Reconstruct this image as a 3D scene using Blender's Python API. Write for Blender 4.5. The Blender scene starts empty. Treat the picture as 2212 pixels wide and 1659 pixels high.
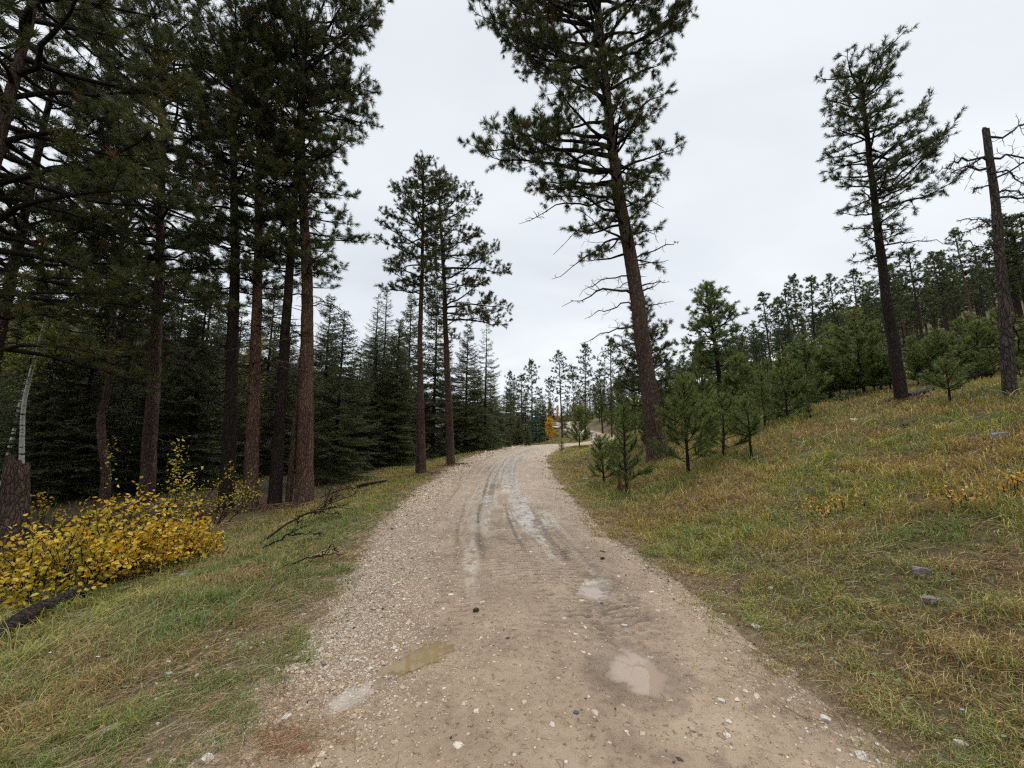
import bpy, math, random
import numpy as np
R = math.radians
PI = math.pi
SC = bpy.context.scene
COL = SC.collection

# ------------------------------------------------------------------ camera, sky, sun, exposure
PITCH = R(8.5); F = 833.0; EYE = 1.6
cam_d = bpy.data.cameras.new("camera"); cam = bpy.data.objects.new("camera", cam_d); COL.objects.link(cam)
cam.location = (0, 0, EYE); cam.rotation_euler = (R(90) + PITCH, 0, 0)
cam_d.sensor_width = 36; cam_d.lens = 36 * F / 2212; cam_d.clip_start = 0.05; cam_d.clip_end = 3000
SC.camera = cam
SUN_EL, SUN_AZ = R(58), R(-25)
world = bpy.data.worlds.new("World"); SC.world = world; world.use_nodes = True
def build_world():
    nt = world.node_tree; nt.nodes.clear(); N = nt.nodes.new; L = nt.links.new
    out = N('ShaderNodeOutputWorld'); bg = N('ShaderNodeBackground'); L(bg.outputs[0], out.inputs[0])
    sky = N('ShaderNodeTexSky'); sky.sky_type = 'NISHITA'; sky.sun_disc = False
    sky.sun_elevation = SUN_EL; sky.sun_rotation = -SUN_AZ
    sk = N('ShaderNodeMix'); sk.data_type = 'RGBA'; sk.blend_type = 'MULTIPLY'; sk.inputs[0].default_value = 1
    L(sky.outputs[0], sk.inputs[6]); sk.inputs[7].default_value = (0.1, 0.1, 0.1, 1)
    tc = N('ShaderNodeTexCoord'); sp = N('ShaderNodeSeparateXYZ'); L(tc.outputs['Generated'], sp.inputs[0])
    za = N('ShaderNodeMath'); za.operation = 'MAXIMUM'; L(sp.outputs[2], za.inputs[0]); za.inputs[1].default_value = 0.0
    zb = N('ShaderNodeMath'); zb.operation = 'ADD'; L(za.outputs[0], zb.inputs[0]); zb.inputs[1].default_value = 0.18
    dv = N('ShaderNodeVectorMath'); dv.operation = 'DIVIDE'
    cb = N('ShaderNodeCombineXYZ')
    for i in range(3): L(zb.outputs[0], cb.inputs[i])
    L(tc.outputs['Generated'], dv.inputs[0]); L(cb.outputs[0], dv.inputs[1])
    mp = N('ShaderNodeMapping'); mp.inputs['Scale'].default_value = (0.55, 1.1, 0.01); mp.inputs['Rotation'].default_value = (0, 0, 0.5)
    L(dv.outputs[0], mp.inputs[0])
    nz = N('ShaderNodeTexNoise'); nz.inputs['Scale'].default_value = 1.1; nz.inputs['Detail'].default_value = 5; nz.inputs['Roughness'].default_value = 0.5
    nz.inputs['Distortion'].default_value = 0.3
    L(mp.outputs[0], nz.inputs[0])
    cr = N('ShaderNodeValToRGB'); L(nz.outputs[0], cr.inputs[0])
    cr.color_ramp.elements[0].position = 0.28; cr.color_ramp.elements[0].color = (0.61, 0.655, 0.70, 1)
    cr.color_ramp.elements[1].position = 0.7; cr.color_ramp.elements[1].color = (0.86, 0.89, 0.925, 1)
    # overcast is brightest overhead; extra boost above the view added to light the ground
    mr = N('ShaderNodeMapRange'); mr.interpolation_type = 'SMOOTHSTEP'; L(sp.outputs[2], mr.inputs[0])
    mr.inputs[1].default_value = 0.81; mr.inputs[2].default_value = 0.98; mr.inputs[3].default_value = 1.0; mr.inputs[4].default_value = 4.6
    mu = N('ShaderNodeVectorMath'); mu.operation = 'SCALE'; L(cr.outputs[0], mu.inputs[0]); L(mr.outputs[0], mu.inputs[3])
    mx = N('ShaderNodeMix'); mx.data_type = 'RGBA'; mx.inputs[0].default_value = 0.94
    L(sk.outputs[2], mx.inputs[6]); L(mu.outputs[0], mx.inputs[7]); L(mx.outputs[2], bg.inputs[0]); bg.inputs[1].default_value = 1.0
build_world()
sd = bpy.data.lights.new("sun", 'SUN'); sun = bpy.data.objects.new("sun", sd); COL.objects.link(sun)
sd.energy = 1.5; sd.angle = R(30); sd.color = (1.0, 0.96, 0.9)
sun.rotation_euler = (R(90) - SUN_EL, 0, SUN_AZ + PI)   # a veiled sun high ahead of the camera
SC.view_settings.view_transform = 'Standard'; SC.view_settings.look = 'None'; SC.view_settings.gamma = 1
SC.view_settings.exposure = 0.22
try:
    cy = SC.cycles; cy.max_bounces = 6; cy.diffuse_bounces = 3; cy.glossy_bounces = 2; cy.transmission_bounces = 2
    cy.transparent_max_bounces = 4; cy.use_adaptive_sampling = True; cy.adaptive_threshold = 0.02
    cy.caustics_reflective = False; cy.caustics_refractive = False; cy.use_denoising = False
    cy.sample_clamp_indirect = 4.0; cy.pixel_filter_type = 'BLACKMAN_HARRIS'; cy.filter_width = 1.3
except Exception: pass

# ------------------------------------------------------------------ numpy noise
def _h(ix, iy, seed):
    n = (ix.astype(np.int64) * 374761393 + iy.astype(np.int64) * 668265263 + seed * 1442695041) & 0x7fffffff
    n = ((n ^ (n >> 13)) * 1274126177) & 0x7fffffff
    n = (n ^ (n >> 16)) & 0x7fffffff
    return n / float(0x7fffffff)
def vn(x, y, seed=0):
    x = np.asarray(x, float); y = np.asarray(y, float)
    ix = np.floor(x); iy = np.floor(y); fx = x - ix; fy = y - iy
    fx = fx * fx * (3 - 2 * fx); fy = fy * fy * (3 - 2 * fy)
    a = _h(ix, iy, seed); b = _h(ix + 1, iy, seed); c = _h(ix, iy + 1, seed); d = _h(ix + 1, iy + 1, seed)
    return (a * (1 - fx) + b * fx) * (1 - fy) + (c * (1 - fx) + d * fx) * fy
def fbm(x, y, seed=0, o=4):
    s = 0; a = 0.5; t = 0
    for i in range(o):
        s = s + a * vn(x, y, seed + i * 17); t += a; a *= 0.5; x = x * 2.03 + 5.1; y = y * 2.03 + 1.7
    return s / t
def sst(a, b, x):
    t = np.clip((x - a) / (b - a), 0, 1); return t * t * (3 - 2 * t)

# ------------------------------------------------------------------ the road's course and the terrain
CTRL = np.array([(0.07, -30), (0.1, -10), (0.1, 0), (0.12, 3), (-0.07, 5), (-0.43, 8), (-0.63, 12), (-0.69, 16), (-0.6, 21), (-0.23, 26),
                 (0.7, 31), (2.2, 36.5), (4.9, 42), (8.4, 48), (12.2, 54), (15.2, 60.5), (16.2, 68), (15.0, 76), (13.2, 84), (11.9, 91),
                 (12.2, 97.5), (15.5, 102), (24, 105), (36, 108), (60, 118)], float)
def _spline(C, n=14):
    out = []
    P = np.vstack([2 * C[0] - C[1], C, 2 * C[-1] - C[-2]])
    for i in range(1, len(P) - 2):
        p0, p1, p2, p3 = P[i - 1], P[i], P[i + 1], P[i + 2]
        for k in range(n):
            t = k / n
            out.append(0.5 * ((2 * p1) + (-p0 + p2) * t + (2 * p0 - 5 * p1 + 4 * p2 - p3) * t * t + (-p0 + 3 * p1 - 3 * p2 + p3) * t ** 3))
    out.append(P[-2]); return np.array(out)
CL = _spline(CTRL)
_seg = np.linalg.norm(np.diff(CL, axis=0), axis=1); ARC = np.concatenate([[0], np.cumsum(_seg)])
ARC -= np.interp(0, CL[:200, 1], ARC[:200])
_tan = np.gradient(CL, axis=0); _tan /= np.linalg.norm(_tan, axis=1)[:, None]
NRM = np.stack([_tan[:, 1], -_tan[:, 0]], 1)      # to the right of travel
ZY = np.array([(-30, -0.3), (0, 0), (8, 0.0), (12, 0.03), (17, 0.17), (22, 0.38), (30, 0.74), (38, 1.1), (44, 1.24), (52, 1.38), (60, 1.8), (70, 2.65),
               (80, 3.75), (90, 5.2), (97, 6.4), (106, 7.0), (130, 7.4), (220, 8.8), (500, 10)], float)
def bz(y): return np.interp(y, ZY[:, 0], ZY[:, 1])
HWS = np.array([(-30, 1.8), (3.5, 1.82), (6, 1.96), (12, 2.34), (24, 2.5), (40, 2.6), (200, 2.6)])
def near_road(x, y):
    x = np.asarray(x, float).ravel(); y = np.asarray(y, float).ravel()
    idx = np.empty(len(x), int)
    for a in range(0, len(x), 20000):
        xx = x[a:a + 20000, None]; yy = y[a:a + 20000, None]
        idx[a:a + 20000] = np.argmin((xx - CL[None, :, 0]) ** 2 + (yy - CL[None, :, 1]) ** 2, axis=1)
    o = (x - CL[idx, 0]) * NRM[idx, 0] + (y - CL[idx, 1]) * NRM[idx, 1]
    s = ARC[idx] + (x - CL[idx, 0]) * _tan[idx, 0] + (y - CL[idx, 1]) * _tan[idx, 1]
    return o, s, bz(CL[idx, 1] + (s - ARC[idx]) * _tan[idx, 1])
def Hn(x, y, cut=True):
    """ground height"""
    x = np.asarray(x, float); shp = x.shape; x = x.ravel(); y = np.asarray(y, float).ravel()
    o, s, zc = near_road(x, y)
    b = bz(y)
    xr = np.interp(y, [0, 23, 28, 33, 38, 42, 48, 54, 60, 68, 80, 102], [2.2, 2.3, 3.9, 6.0, 8.0, 9.6, 11.6, 15.2, 18.2, 19.2, 18.5, 18.0])
    u = np.clip(x - xr, 0, None)
    up = np.where(u < 8, 0.30 * u, 2.4 + 0.262 * (u - 8) + 0.035 * np.clip(u - 30, 0, None)); up = up * u / (u + 0.35)
    up = np.where(u > 150, np.minimum(up, 43.8 + 0.06 * (u - 150)), up)
    xl = np.where(y < 30, -2.2, -2.2 + (y - 30) * 0.28)
    v = np.clip(xl - x, 0, None)
    dn = -0.62 * (1 - np.exp(-v / 3.2)) + 0.25 * np.clip(v - 28, 0, None) * sst(0, 30, v - 28)
    dn = np.where(v > 140, np.minimum(dn, 38), dn)
    n = b + up + dn
    amp = 0.05 + 0.5 * sst(15, 60, np.hypot(x, y))
    n = n + (fbm(x * 0.9, y * 0.9, 3) - 0.5) * 0.16 * sst(2.3, 4.0, np.abs(o)) + (fbm(x * 0.12, y * 0.12, 9) - 0.5) * 2 * amp * sst(3, 14, np.abs(o))
    n = n + (fbm(x * 4, y * 4, 5, 3) - 0.5) * 0.05
    hw = np.interp(s, HWS[:, 0], HWS[:, 1])
    a = np.abs(o)
    w = sst(hw + 3.2, hw + 0.1, a)
    w = np.where((o > 0) & (y < 26), sst(hw + 0.9, hw + 0.0, a), w)
    n = n * (1 - w) + (zc + 0.0) * w
    if cut: n = n - 0.09 * sst(hw + 0.12, hw - 0.45, a)
    return n.reshape(shp)
def H(x, y):
    return float(Hn(np.array([x]), np.array([y]), False)[0])
def ray(px, py):
    rx = (px - 1106) / F; ry = (829.5 - py) / F
    return np.array([rx, math.cos(PITCH) - ry * math.sin(PITCH), math.sin(PITCH) + ry * math.cos(PITCH)])
_T = np.exp(np.linspace(math.log(0.8), math.log(260), 1500))
def at(px, py):
    """where the sight line through a picture point meets the ground: (x, y, z), depth"""
    d = ray(px, py); g = Hn(d[0] * _T, d[1] * _T, False); k = np.argmax(EYE + d[2] * _T < g)
    if not (EYE + d[2] * _T[k] < g[k]): k = len(_T) - 1
    t = _T[k]; return (d[0] * t, d[1] * t, float(g[k])), t
def atd(px, t):
    """a spot on the ground at depth t in the direction of a picture column"""
    y = t * math.cos(PITCH); x = (px - 1106) / F * t
    for _ in range(4):
        z = H(x, y); y = (t - (z - EYE) * math.sin(PITCH)) / math.cos(PITCH)
    return (x, y, H(x, y))
def hz(pos, py):
    """height above pos of the picture row py"""
    # solve ray(row) at same y
    ry = (829.5 - py) / F
    dy = math.cos(PITCH) - ry * math.sin(PITCH); dz = math.sin(PITCH) + ry * math.cos(PITCH)
    return EYE + dz * pos[1] / dy - pos[2]
def wx(pos, px, py):
    """sideways offset from pos of picture point (px,py) at pos's distance"""
    d = ray(px, py); return d[0] * pos[1] / d[1] - pos[0]

# ------------------------------------------------------------------ materials
def mat(name):
    m = bpy.data.materials.new(name); m.use_nodes = True; nt = m.node_tree
    return m, nt, nt.nodes['Principled BSDF']
def nd(nt, t, **kw):
    n = nt.nodes.new(t)
    for k, v in kw.items():
        if k.startswith('i_'): 
            key = k[2:].replace('_', ' ')
            n.inputs[key].default_value = v
        else: setattr(n, k, v)
    return n
def ramp(nt, src, stops):
    n = nt.nodes.new('ShaderNodeValToRGB'); nt.links.new(src, n.inputs[0]); e = n.color_ramp.elements
    while len(e) < len(stops): e.new(0.5)
    for i, (p, c) in enumerate(stops):
        e[i].position = p; e[i].color = (*c, 1)
    return n.outputs[0]
def mixc(nt, f, a, b, mode='MIX'):
    n = nt.nodes.new('ShaderNodeMix'); n.data_type = 'RGBA'; n.blend_type = mode
    for sck, v in ((n.inputs[0], f), (n.inputs[6], a), (n.inputs[7], b)):
        if hasattr(v, 'is_linked'): nt.links.new(v, sck)
        else: sck.default_value = v if not isinstance(v, tuple) or len(v) == 4 else (*v, 1)
    return n.outputs[2]
def mth(nt, op, a, b=0.0, clamp=False):
    n = nt.nodes.new('ShaderNodeMath'); n.operation = op; n.use_clamp = clamp
    for i, v in enumerate((a, b)):
        if hasattr(v, 'is_linked'): nt.links.new(v, n.inputs[i])
        else: n.inputs[i].default_value = v
    return n.outputs[0]
def noise(nt, vec, scale, detail=4, rough=0.55):
    n = nd(nt, 'ShaderNodeTexNoise', i_Scale=scale, i_Detail=detail, i_Roughness=rough)
    nt.links.new(vec, n.inputs[0]); return n.outputs[0]
def objvec(nt, sc=(1, 1, 1)):
    tc = nd(nt, 'ShaderNodeTexCoord'); mp = nd(nt, 'ShaderNodeMapping'); mp.inputs['Scale'].default_value = sc
    nt.links.new(tc.outputs['Object'], mp.inputs[0]); return mp.outputs[0]
def bump(nt, b, h, strength, dist):
    n = nd(nt, 'ShaderNodeBump'); n.inputs['Strength'].default_value = strength; n.inputs['Distance'].default_value = dist
    nt.links.new(h, n.inputs['Height']); nt.links.new(n.outputs[0], b.inputs['Normal'])

def bark(name, dark, mid, light, plate=7.0, strength=1.0):
    m, nt, b = mat(name)
    v = objvec(nt, (1, 1, 0.24))
    wob = nd(nt, 'ShaderNodeTexNoise', i_Scale=6.0, i_Detail=3.0); nt.links.new(v, wob.inputs[0])
    vm = nd(nt, 'ShaderNodeVectorMath', operation='MULTIPLY_ADD'); nt.links.new(wob.outputs[1], vm.inputs[0]); vm.inputs[1].default_value = (0.22, 0.22, 0.22); nt.links.new(v, vm.inputs[2])
    vo = nd(nt, 'ShaderNodeTexVoronoi', feature='DISTANCE_TO_EDGE', i_Scale=plate * 2.6); nt.links.new(vm.outputs[0], vo.inputs[0])
    vc = nd(nt, 'ShaderNodeTexVoronoi', i_Scale=plate * 2.6); nt.links.new(vm.outputs[0], vc.inputs[0])
    crack = ramp(nt, vo.outputs[0], [(0.0, (0.25, 0.25, 0.25)), (0.10, (0.75, 0.75, 0.75)), (0.3, (1, 1, 1))])
    fine = noise(nt, objvec(nt, (1, 1, 0.5)), 45, 5, 0.7)
    big = noise(nt, objvec(nt, (1, 1, 0.25)), 2.2, 4, 0.6)
    c1 = mixc(nt, ramp(nt, big, [(0.35, (0, 0, 0)), (0.68, (1, 1, 1))]), mid, light)
    c1 = mixc(nt, ramp(nt, fine, [(0.35, (0, 0, 0)), (0.7, (1, 1, 1))]), mixc(nt, 1.0, c1, (0.5, 0.48, 0.47), 'MULTIPLY'), mixc(nt, 1.0, c1, (1.35, 1.3, 1.25), 'MULTIPLY'))
    sepv = nd(nt, 'ShaderNodeSeparateColor'); nt.links.new(vc.outputs['Color'], sepv.inputs[0])
    c1 = mixc(nt, mth(nt, 'MULTIPLY', sepv.outputs[0], 0.45), c1, mid)
    c = mixc(nt, crack, dark, c1)
    nt.links.new(c, b.inputs['Base Color']); b.inputs['Roughness'].default_value = 0.9; b.inputs['Specular IOR Level'].default_value = 0.2
    h = mth(nt, 'ADD', crack, mth(nt, 'MULTIPLY', fine, 0.6))
    bump(nt, b, h, strength, 0.055); return m
M = {}
pass
M['bark_red'] = bark('ponderosa_bark_red', (0.045, 0.03, 0.023), (0.175, 0.105, 0.072), (0.30, 0.19, 0.135))
M['bark_brown'] = bark('ponderosa_bark_brown', (0.028, 0.021, 0.017), (0.12, 0.082, 0.062), (0.24, 0.165, 0.125))
M['bark_dark'] = bark('pine_bark_dark', (0.010, 0.009, 0.008), (0.040, 0.030, 0.025), (0.085, 0.06, 0.048))
M['bark_far'] = bark('far_pine_bark', (0.02, 0.016, 0.013), (0.075, 0.055, 0.043), (0.16, 0.11, 0.085))
M['dead_grey'] = bark('weathered_dead_wood', (0.03, 0.026, 0.022), (0.11, 0.095, 0.08), (0.21, 0.19, 0.165), 5)
M['char'] = bark('charred_wood', (0.006, 0.006, 0.006), (0.018, 0.016, 0.015), (0.05, 0.042, 0.036), 5)
M['snag'] = bark('snag_bark', (0.02, 0.017, 0.015), (0.075, 0.06, 0.05), (0.19, 0.165, 0.14))
M['log'] = bark('rotting_log_bark', (0.008, 0.007, 0.006), (0.035, 0.026, 0.02), (0.10, 0.075, 0.055), 5)
M['twig'] = bark('twig_bark', (0.012, 0.010, 0.009), (0.035, 0.027, 0.022), (0.075, 0.06, 0.05), 9)
M['twig_pale'] = bark('lichened_twig', (0.03, 0.03, 0.025), (0.08, 0.08, 0.062), (0.15, 0.15, 0.12), 9)
def foliage(name, stops, rough=0.55, trans=0.22, spec=0.3, orand=0.25):
    m, nt, b = mat(name)
    at_ = nd(nt, 'ShaderNodeAttribute', attribute_name='v')
    oi = nd(nt, 'ShaderNodeObjectInfo')
    f = mth(nt, 'ADD', at_.outputs['Fac'], mth(nt, 'MULTIPLY', mth(nt, 'SUBTRACT', oi.outputs['Random'], 0.5), orand), True)
    c = ramp(nt, f, stops)
    nt.links.new(c, b.inputs['Base Color']); b.inputs['Roughness'].default_value = rough; b.inputs['Specular IOR Level'].default_value = spec
    if trans > 0:
        tr = nd(nt, 'ShaderNodeBsdfTranslucent'); nt.links.new(c, tr.inputs[0])
        mx = nd(nt, 'ShaderNodeMixShader'); mx.inputs[0].default_value = trans
        nt.links.new(b.outputs[0], mx.inputs[1]); nt.links.new(tr.outputs[0], mx.inputs[2])
        nt.links.new(mx.outputs[0], nt.nodes['Material Output'].inputs[0])
    return m
M['needle'] = foliage('ponderosa_needles', [(0, (0.040, 0.054, 0.018)), (0.5, (0.078, 0.094, 0.028)), (0.93, (0.135, 0.145, 0.040)), (1, (0.17, 0.09, 0.03))])
M['needle_far'] = foliage('far_pine_needles', [(0, (0.045, 0.065, 0.025)), (0.5, (0.085, 0.11, 0.040)), (1, (0.14, 0.155, 0.055))], orand=0.45)
M['needle_young'] = foliage('young_pine_needles', [(0, (0.095, 0.135, 0.038)), (0.5, (0.155, 0.20, 0.055)), (0.94, (0.24, 0.28, 0.08)), (1, (0.19, 0.11, 0.05))])
M['spruce'] = foliage('spruce_needles', [(0, (0.056, 0.068, 0.025)), (0.55, (0.092, 0.107, 0.038)), (1, (0.155, 0.17, 0.055))], orand=0.4)
M['spruce_blue'] = foliage('blue_spruce_needles', [(0, (0.05, 0.085, 0.05)), (1, (0.12, 0.18, 0.11))])
M['leaf'] = foliage('autumn_leaves', [(0, (0.14, 0.20, 0.025)), (0.25, (0.42, 0.38, 0.035)), (0.6, (0.72, 0.43, 0.03)), (1, (0.66, 0.26, 0.03))], 0.45, 0.3, 0.4, 0.05)
M['leaf_lime'] = foliage('aspen_leaves', [(0, (0.14, 0.20, 0.03)), (0.6, (0.30, 0.32, 0.04)), (1, (0.50, 0.36, 0.04))], 0.45, 0.35, 0.4)
M['juniper'] = foliage('juniper_needles', [(0, (0.05, 0.085, 0.03)), (1, (0.12, 0.17, 0.06))])
def grass_mat():
    m, nt, b = mat('grass_blades')
    a = nd(nt, 'ShaderNodeAttribute', attribute_name='col')
    nt.links.new(a.outputs['Color'], b.inputs['Base Color']); b.inputs['Roughness'].default_value = 0.5; b.inputs['Specular IOR Level'].default_value = 0.3
    tr = nd(nt, 'ShaderNodeBsdfTranslucent'); nt.links.new(a.outputs['Color'], tr.inputs[0])
    mx = nd(nt, 'ShaderNodeMixShader'); mx.inputs[0].default_value = 0.25
    nt.links.new(b.outputs[0], mx.inputs[1]); nt.links.new(tr.outputs[0], mx.inputs[2]); nt.links.new(mx.outputs[0], nt.nodes['Material Output'].inputs[0])
    return m
M['grass'] = grass_mat()
def colattr_mat(name, rough=0.8, bs=None):
    m, nt, b = mat(name); a = nd(nt, 'ShaderNodeAttribute', attribute_name='col')
    n = noise(nt, objvec(nt), 60, 4, 0.6)
    c = mixc(nt, ramp(nt, n, [(0.3, (0, 0, 0)), (0.7, (1, 1, 1))]), mixc(nt, 1.0, a.outputs['Color'], (0.72, 0.7, 0.68), 'MULTIPLY'), a.outputs['Color'])
    nt.links.new(c, b.inputs['Base Color']); b.inputs['Roughness'].default_value = rough
    if bs: bump(nt, b, n, bs, 0.01)
    return m
M['stone'] = colattr_mat('gravel_stone', 0.75, 0.4)
def simple(name, col, rough=0.7):
    m, nt, b = mat(name); n = noise(nt, objvec(nt), 30, 3)
    c = mixc(nt, n, tuple(k * 0.75 for k in col), tuple(min(1, k * 1.2) for k in col)); nt.links.new(c, b.inputs['Base Color']); b.inputs['Roughness'].default_value = rough; return m
M['white_petal'] = simple('white_petals', (0.8, 0.8, 0.76), 0.6)
M['violet_petal'] = simple('violet_petals', (0.35, 0.3, 0.75), 0.6)
M['cone'] = simple('cone_scales', (0.06, 0.035, 0.022), 0.8)
def ground_mat():
    m, nt, b = mat('soil_and_litter'); g = objvec(nt)
    n1 = noise(nt, g, 0.7, 5); n2 = noise(nt, g, 9, 6, 0.7); n3 = noise(nt, g, 55, 4, 0.7)
    c = ramp(nt, n2, [(0.28, (0.05, 0.036, 0.02)), (0.5, (0.12, 0.09, 0.045)), (0.72, (0.21, 0.16, 0.085))])
    c2 = ramp(nt, n2, [(0.28, (0.025, 0.02, 0.011)), (0.55, (0.085, 0.065, 0.03)), (0.75, (0.18, 0.135, 0.07))])
    c = mixc(nt, ramp(nt, n1, [(0.36, (0, 0, 0)), (0.6, (1, 1, 1))]), c, c2)
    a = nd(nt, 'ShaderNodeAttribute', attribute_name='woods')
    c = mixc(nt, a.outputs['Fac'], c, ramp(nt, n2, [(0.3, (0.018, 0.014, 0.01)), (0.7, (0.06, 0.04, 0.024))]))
    vg = nd(nt, 'ShaderNodeAttribute', attribute_name='verge')
    c = mixc(nt, vg.outputs['Fac'], c, ramp(nt, n2, [(0.3, (0.10, 0.072, 0.045)), (0.7, (0.27, 0.2, 0.13))]))
    nt.links.new(c, b.inputs['Base Color']); b.inputs['Roughness'].default_value = 0.95; b.inputs['Specular IOR Level'].default_value = 0.15
    bump(nt, b, mth(nt, 'ADD', n2, mth(nt, 'MULTIPLY', n3, 0.5)), 0.9, 0.04); return m
M['ground'] = ground_mat()
def road_mat():
    m, nt, b = mat('wet_gravel_road'); g = objvec(nt)
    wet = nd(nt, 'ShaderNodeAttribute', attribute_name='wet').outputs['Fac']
    grav = nd(nt, 'ShaderNodeAttribute', attribute_name='grav').outputs['Fac']
    trk = nd(nt, 'ShaderNodeAttribute', attribute_name='track').outputs['Fac']
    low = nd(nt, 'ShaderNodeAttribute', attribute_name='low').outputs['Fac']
    n1 = noise(nt, g, 1.3, 5, 0.6); n2 = noise(nt, g, 16, 6, 0.7); n3 = noise(nt, g, 70, 5, 0.7); n4 = noise(nt, objvec(nt), 34, 3, 0.5)
    base = ramp(nt, n1, [(0.3, (0.205, 0.144, 0.088)), (0.5, (0.28, 0.20, 0.127)), (0.72, (0.36, 0.265, 0.176))])
    base = mixc(nt, ramp(nt, n2, [(0.30, (1, 1, 1)), (0.52, (0, 0, 0))]), base, mixc(nt, 1.0, base, (0.66, 0.63, 0.60), 'MULTIPLY'))
    base = mixc(nt, ramp(nt, n4, [(0.30, (1, 1, 1)), (0.40, (0, 0, 0))]), base, mixc(nt, 1.0, base, (0.42, 0.38, 0.35), 'MULTIPLY'))   # dark grit
    base = mixc(nt, mth(nt, 'MULTIPLY', low, 0.95, True), base, mixc(nt, 1.0, base, (0.36, 0.33, 0.30), 'MULTIPLY'))                        # damp mud plus self-shadow of the hollows, both put into the colour
    def peb(scale, thr):
        v = nd(nt, 'ShaderNodeTexVoronoi', i_Scale=scale); nt.links.new(g, v.inputs[0])
        vd = nd(nt, 'ShaderNodeTexVoronoi', feature='DISTANCE_TO_EDGE', i_Scale=scale); nt.links.new(g, vd.inputs[0])
        sc = nd(nt, 'ShaderNodeSeparateColor'); nt.links.new(v.outputs['Color'], sc.inputs[0])
        pc = ramp(nt, sc.outputs[0], [(0.0, (0.27, 0.19, 0.12)), (0.45, (0.45, 0.35, 0.245)), (0.8, (0.60, 0.50, 0.38)), (1, (0.68, 0.62, 0.53))])
        pc = mixc(nt, ramp(nt, vd.outputs[0], [(0.0, (1, 1, 1)), (0.14, (0, 0, 0))]), pc, (0.12, 0.082, 0.052, 1))
        sel = mth(nt, 'GREATER_THAN', sc.outputs[1], thr)
        return pc, sel, mth(nt, 'MULTIPLY', ramp(nt, vd.outputs[0], [(0, (0, 0, 0)), (0.3, (1, 1, 1))]), sel)
    pc, sel, ph = peb(48.0, mth(nt, 'SUBTRACT', 0.985, mth(nt, 'MULTIPLY', grav, 0.95)))
    pc2, sel2, ph2 = peb(22.0, mth(nt, 'SUBTRACT', 0.985, mth(nt, 'MULTIPLY', grav, 0.12)))
    c = mixc(nt, sel, base, pc); c = mixc(nt, sel2, c, pc2)
    damp = nd(nt, 'ShaderNodeAttribute', attribute_name='damp').outputs['Fac']
    c = mixc(nt, mth(nt, 'MULTIPLY', damp, 0.9), c, mixc(nt, 1.0, c, (0.52, 0.48, 0.45), 'MULTIPLY'))
    c = mixc(nt, mth(nt, 'MULTIPLY', wet, 0.7), c, mixc(nt, n2, (0.36, 0.295, 0.23, 1), (0.60, 0.545, 0.48, 1)))    # pale clay film, lightened so the sky sheen sits in the colour
    nt.links.new(c, b.inputs['Base Color'])
    rr = nd(nt, 'ShaderNodeMapRange'); nt.links.new(mth(nt, 'MAXIMUM', wet, mth(nt, 'MULTIPLY', damp, 0.8)), rr.inputs[0]); rr.inputs[3].default_value = 0.62; rr.inputs[4].default_value = 0.16
    nt.links.new(rr.outputs[0], b.inputs['Roughness'])
    rough = mth(nt, 'ADD', mth(nt, 'MULTIPLY', n2, 0.7), mth(nt, 'MULTIPLY', n3, 0.25))
    h = mth(nt, 'ADD', mth(nt, 'MULTIPLY', mth(nt, 'ADD', ph, mth(nt, 'MULTIPLY', ph2, 1.2)), 0.6), rough)
    h = mth(nt, 'MULTIPLY', h, mth(nt, 'SUBTRACT', 1.0, mth(nt, 'MULTIPLY', wet, 0.88)))
    bump(nt, b, h, 0.8, 0.02); return m
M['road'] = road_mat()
def water_mat(name, col):
    m, nt, b = mat(name); n = noise(nt, objvec(nt), 3, 3)
    c = mixc(nt, n, tuple(k * 0.92 for k in col), tuple(k * 1.08 for k in col)); nt.links.new(c, b.inputs['Base Color'])
    b.inputs['Roughness'].default_value = 0.015; b.inputs['IOR'].default_value = 1.5
    bump(nt, b, noise(nt, objvec(nt), 9, 2), 0.02, 0.01)
    a = nd(nt, 'ShaderNodeAttribute', attribute_name='murk'); tr = nd(nt, 'ShaderNodeBsdfTransparent'); mx = nd(nt, 'ShaderNodeMixShader')
    nt.links.new(a.outputs['Fac'], mx.inputs[0]); nt.links.new(tr.outputs[0], mx.inputs[1]); nt.links.new(b.outputs[0], mx.inputs[2]); nt.links.new(mx.outputs[0], nt.nodes['Material Output'].inputs[0]); return m
M['mudwater'] = water_mat('murky_pink_brown_water', (0.32, 0.24, 0.18))
M['mudwater_y'] = water_mat('murky_yellow_brown_water', (0.29, 0.205, 0.105))
def aspen_bark():
    m, nt, b = mat('aspen_bark'); g = objvec(nt, (1, 1, 6))
    n = noise(nt, g, 2.6, 4, 0.6); n2 = noise(nt, objvec(nt), 20, 4)
    c = mixc(nt, n2, (0.42, 0.44, 0.38), (0.62, 0.63, 0.56))
    c = mixc(nt, ramp(nt, n, [(0.56, (0, 0, 0)), (0.60, (1, 1, 1))]), c, (0.02, 0.02, 0.02)); nt.links.new(c, b.inputs['Base Color']); b.inputs['Roughness'].default_value = 0.7; return m
M['aspen'] = aspen_bark()

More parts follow.
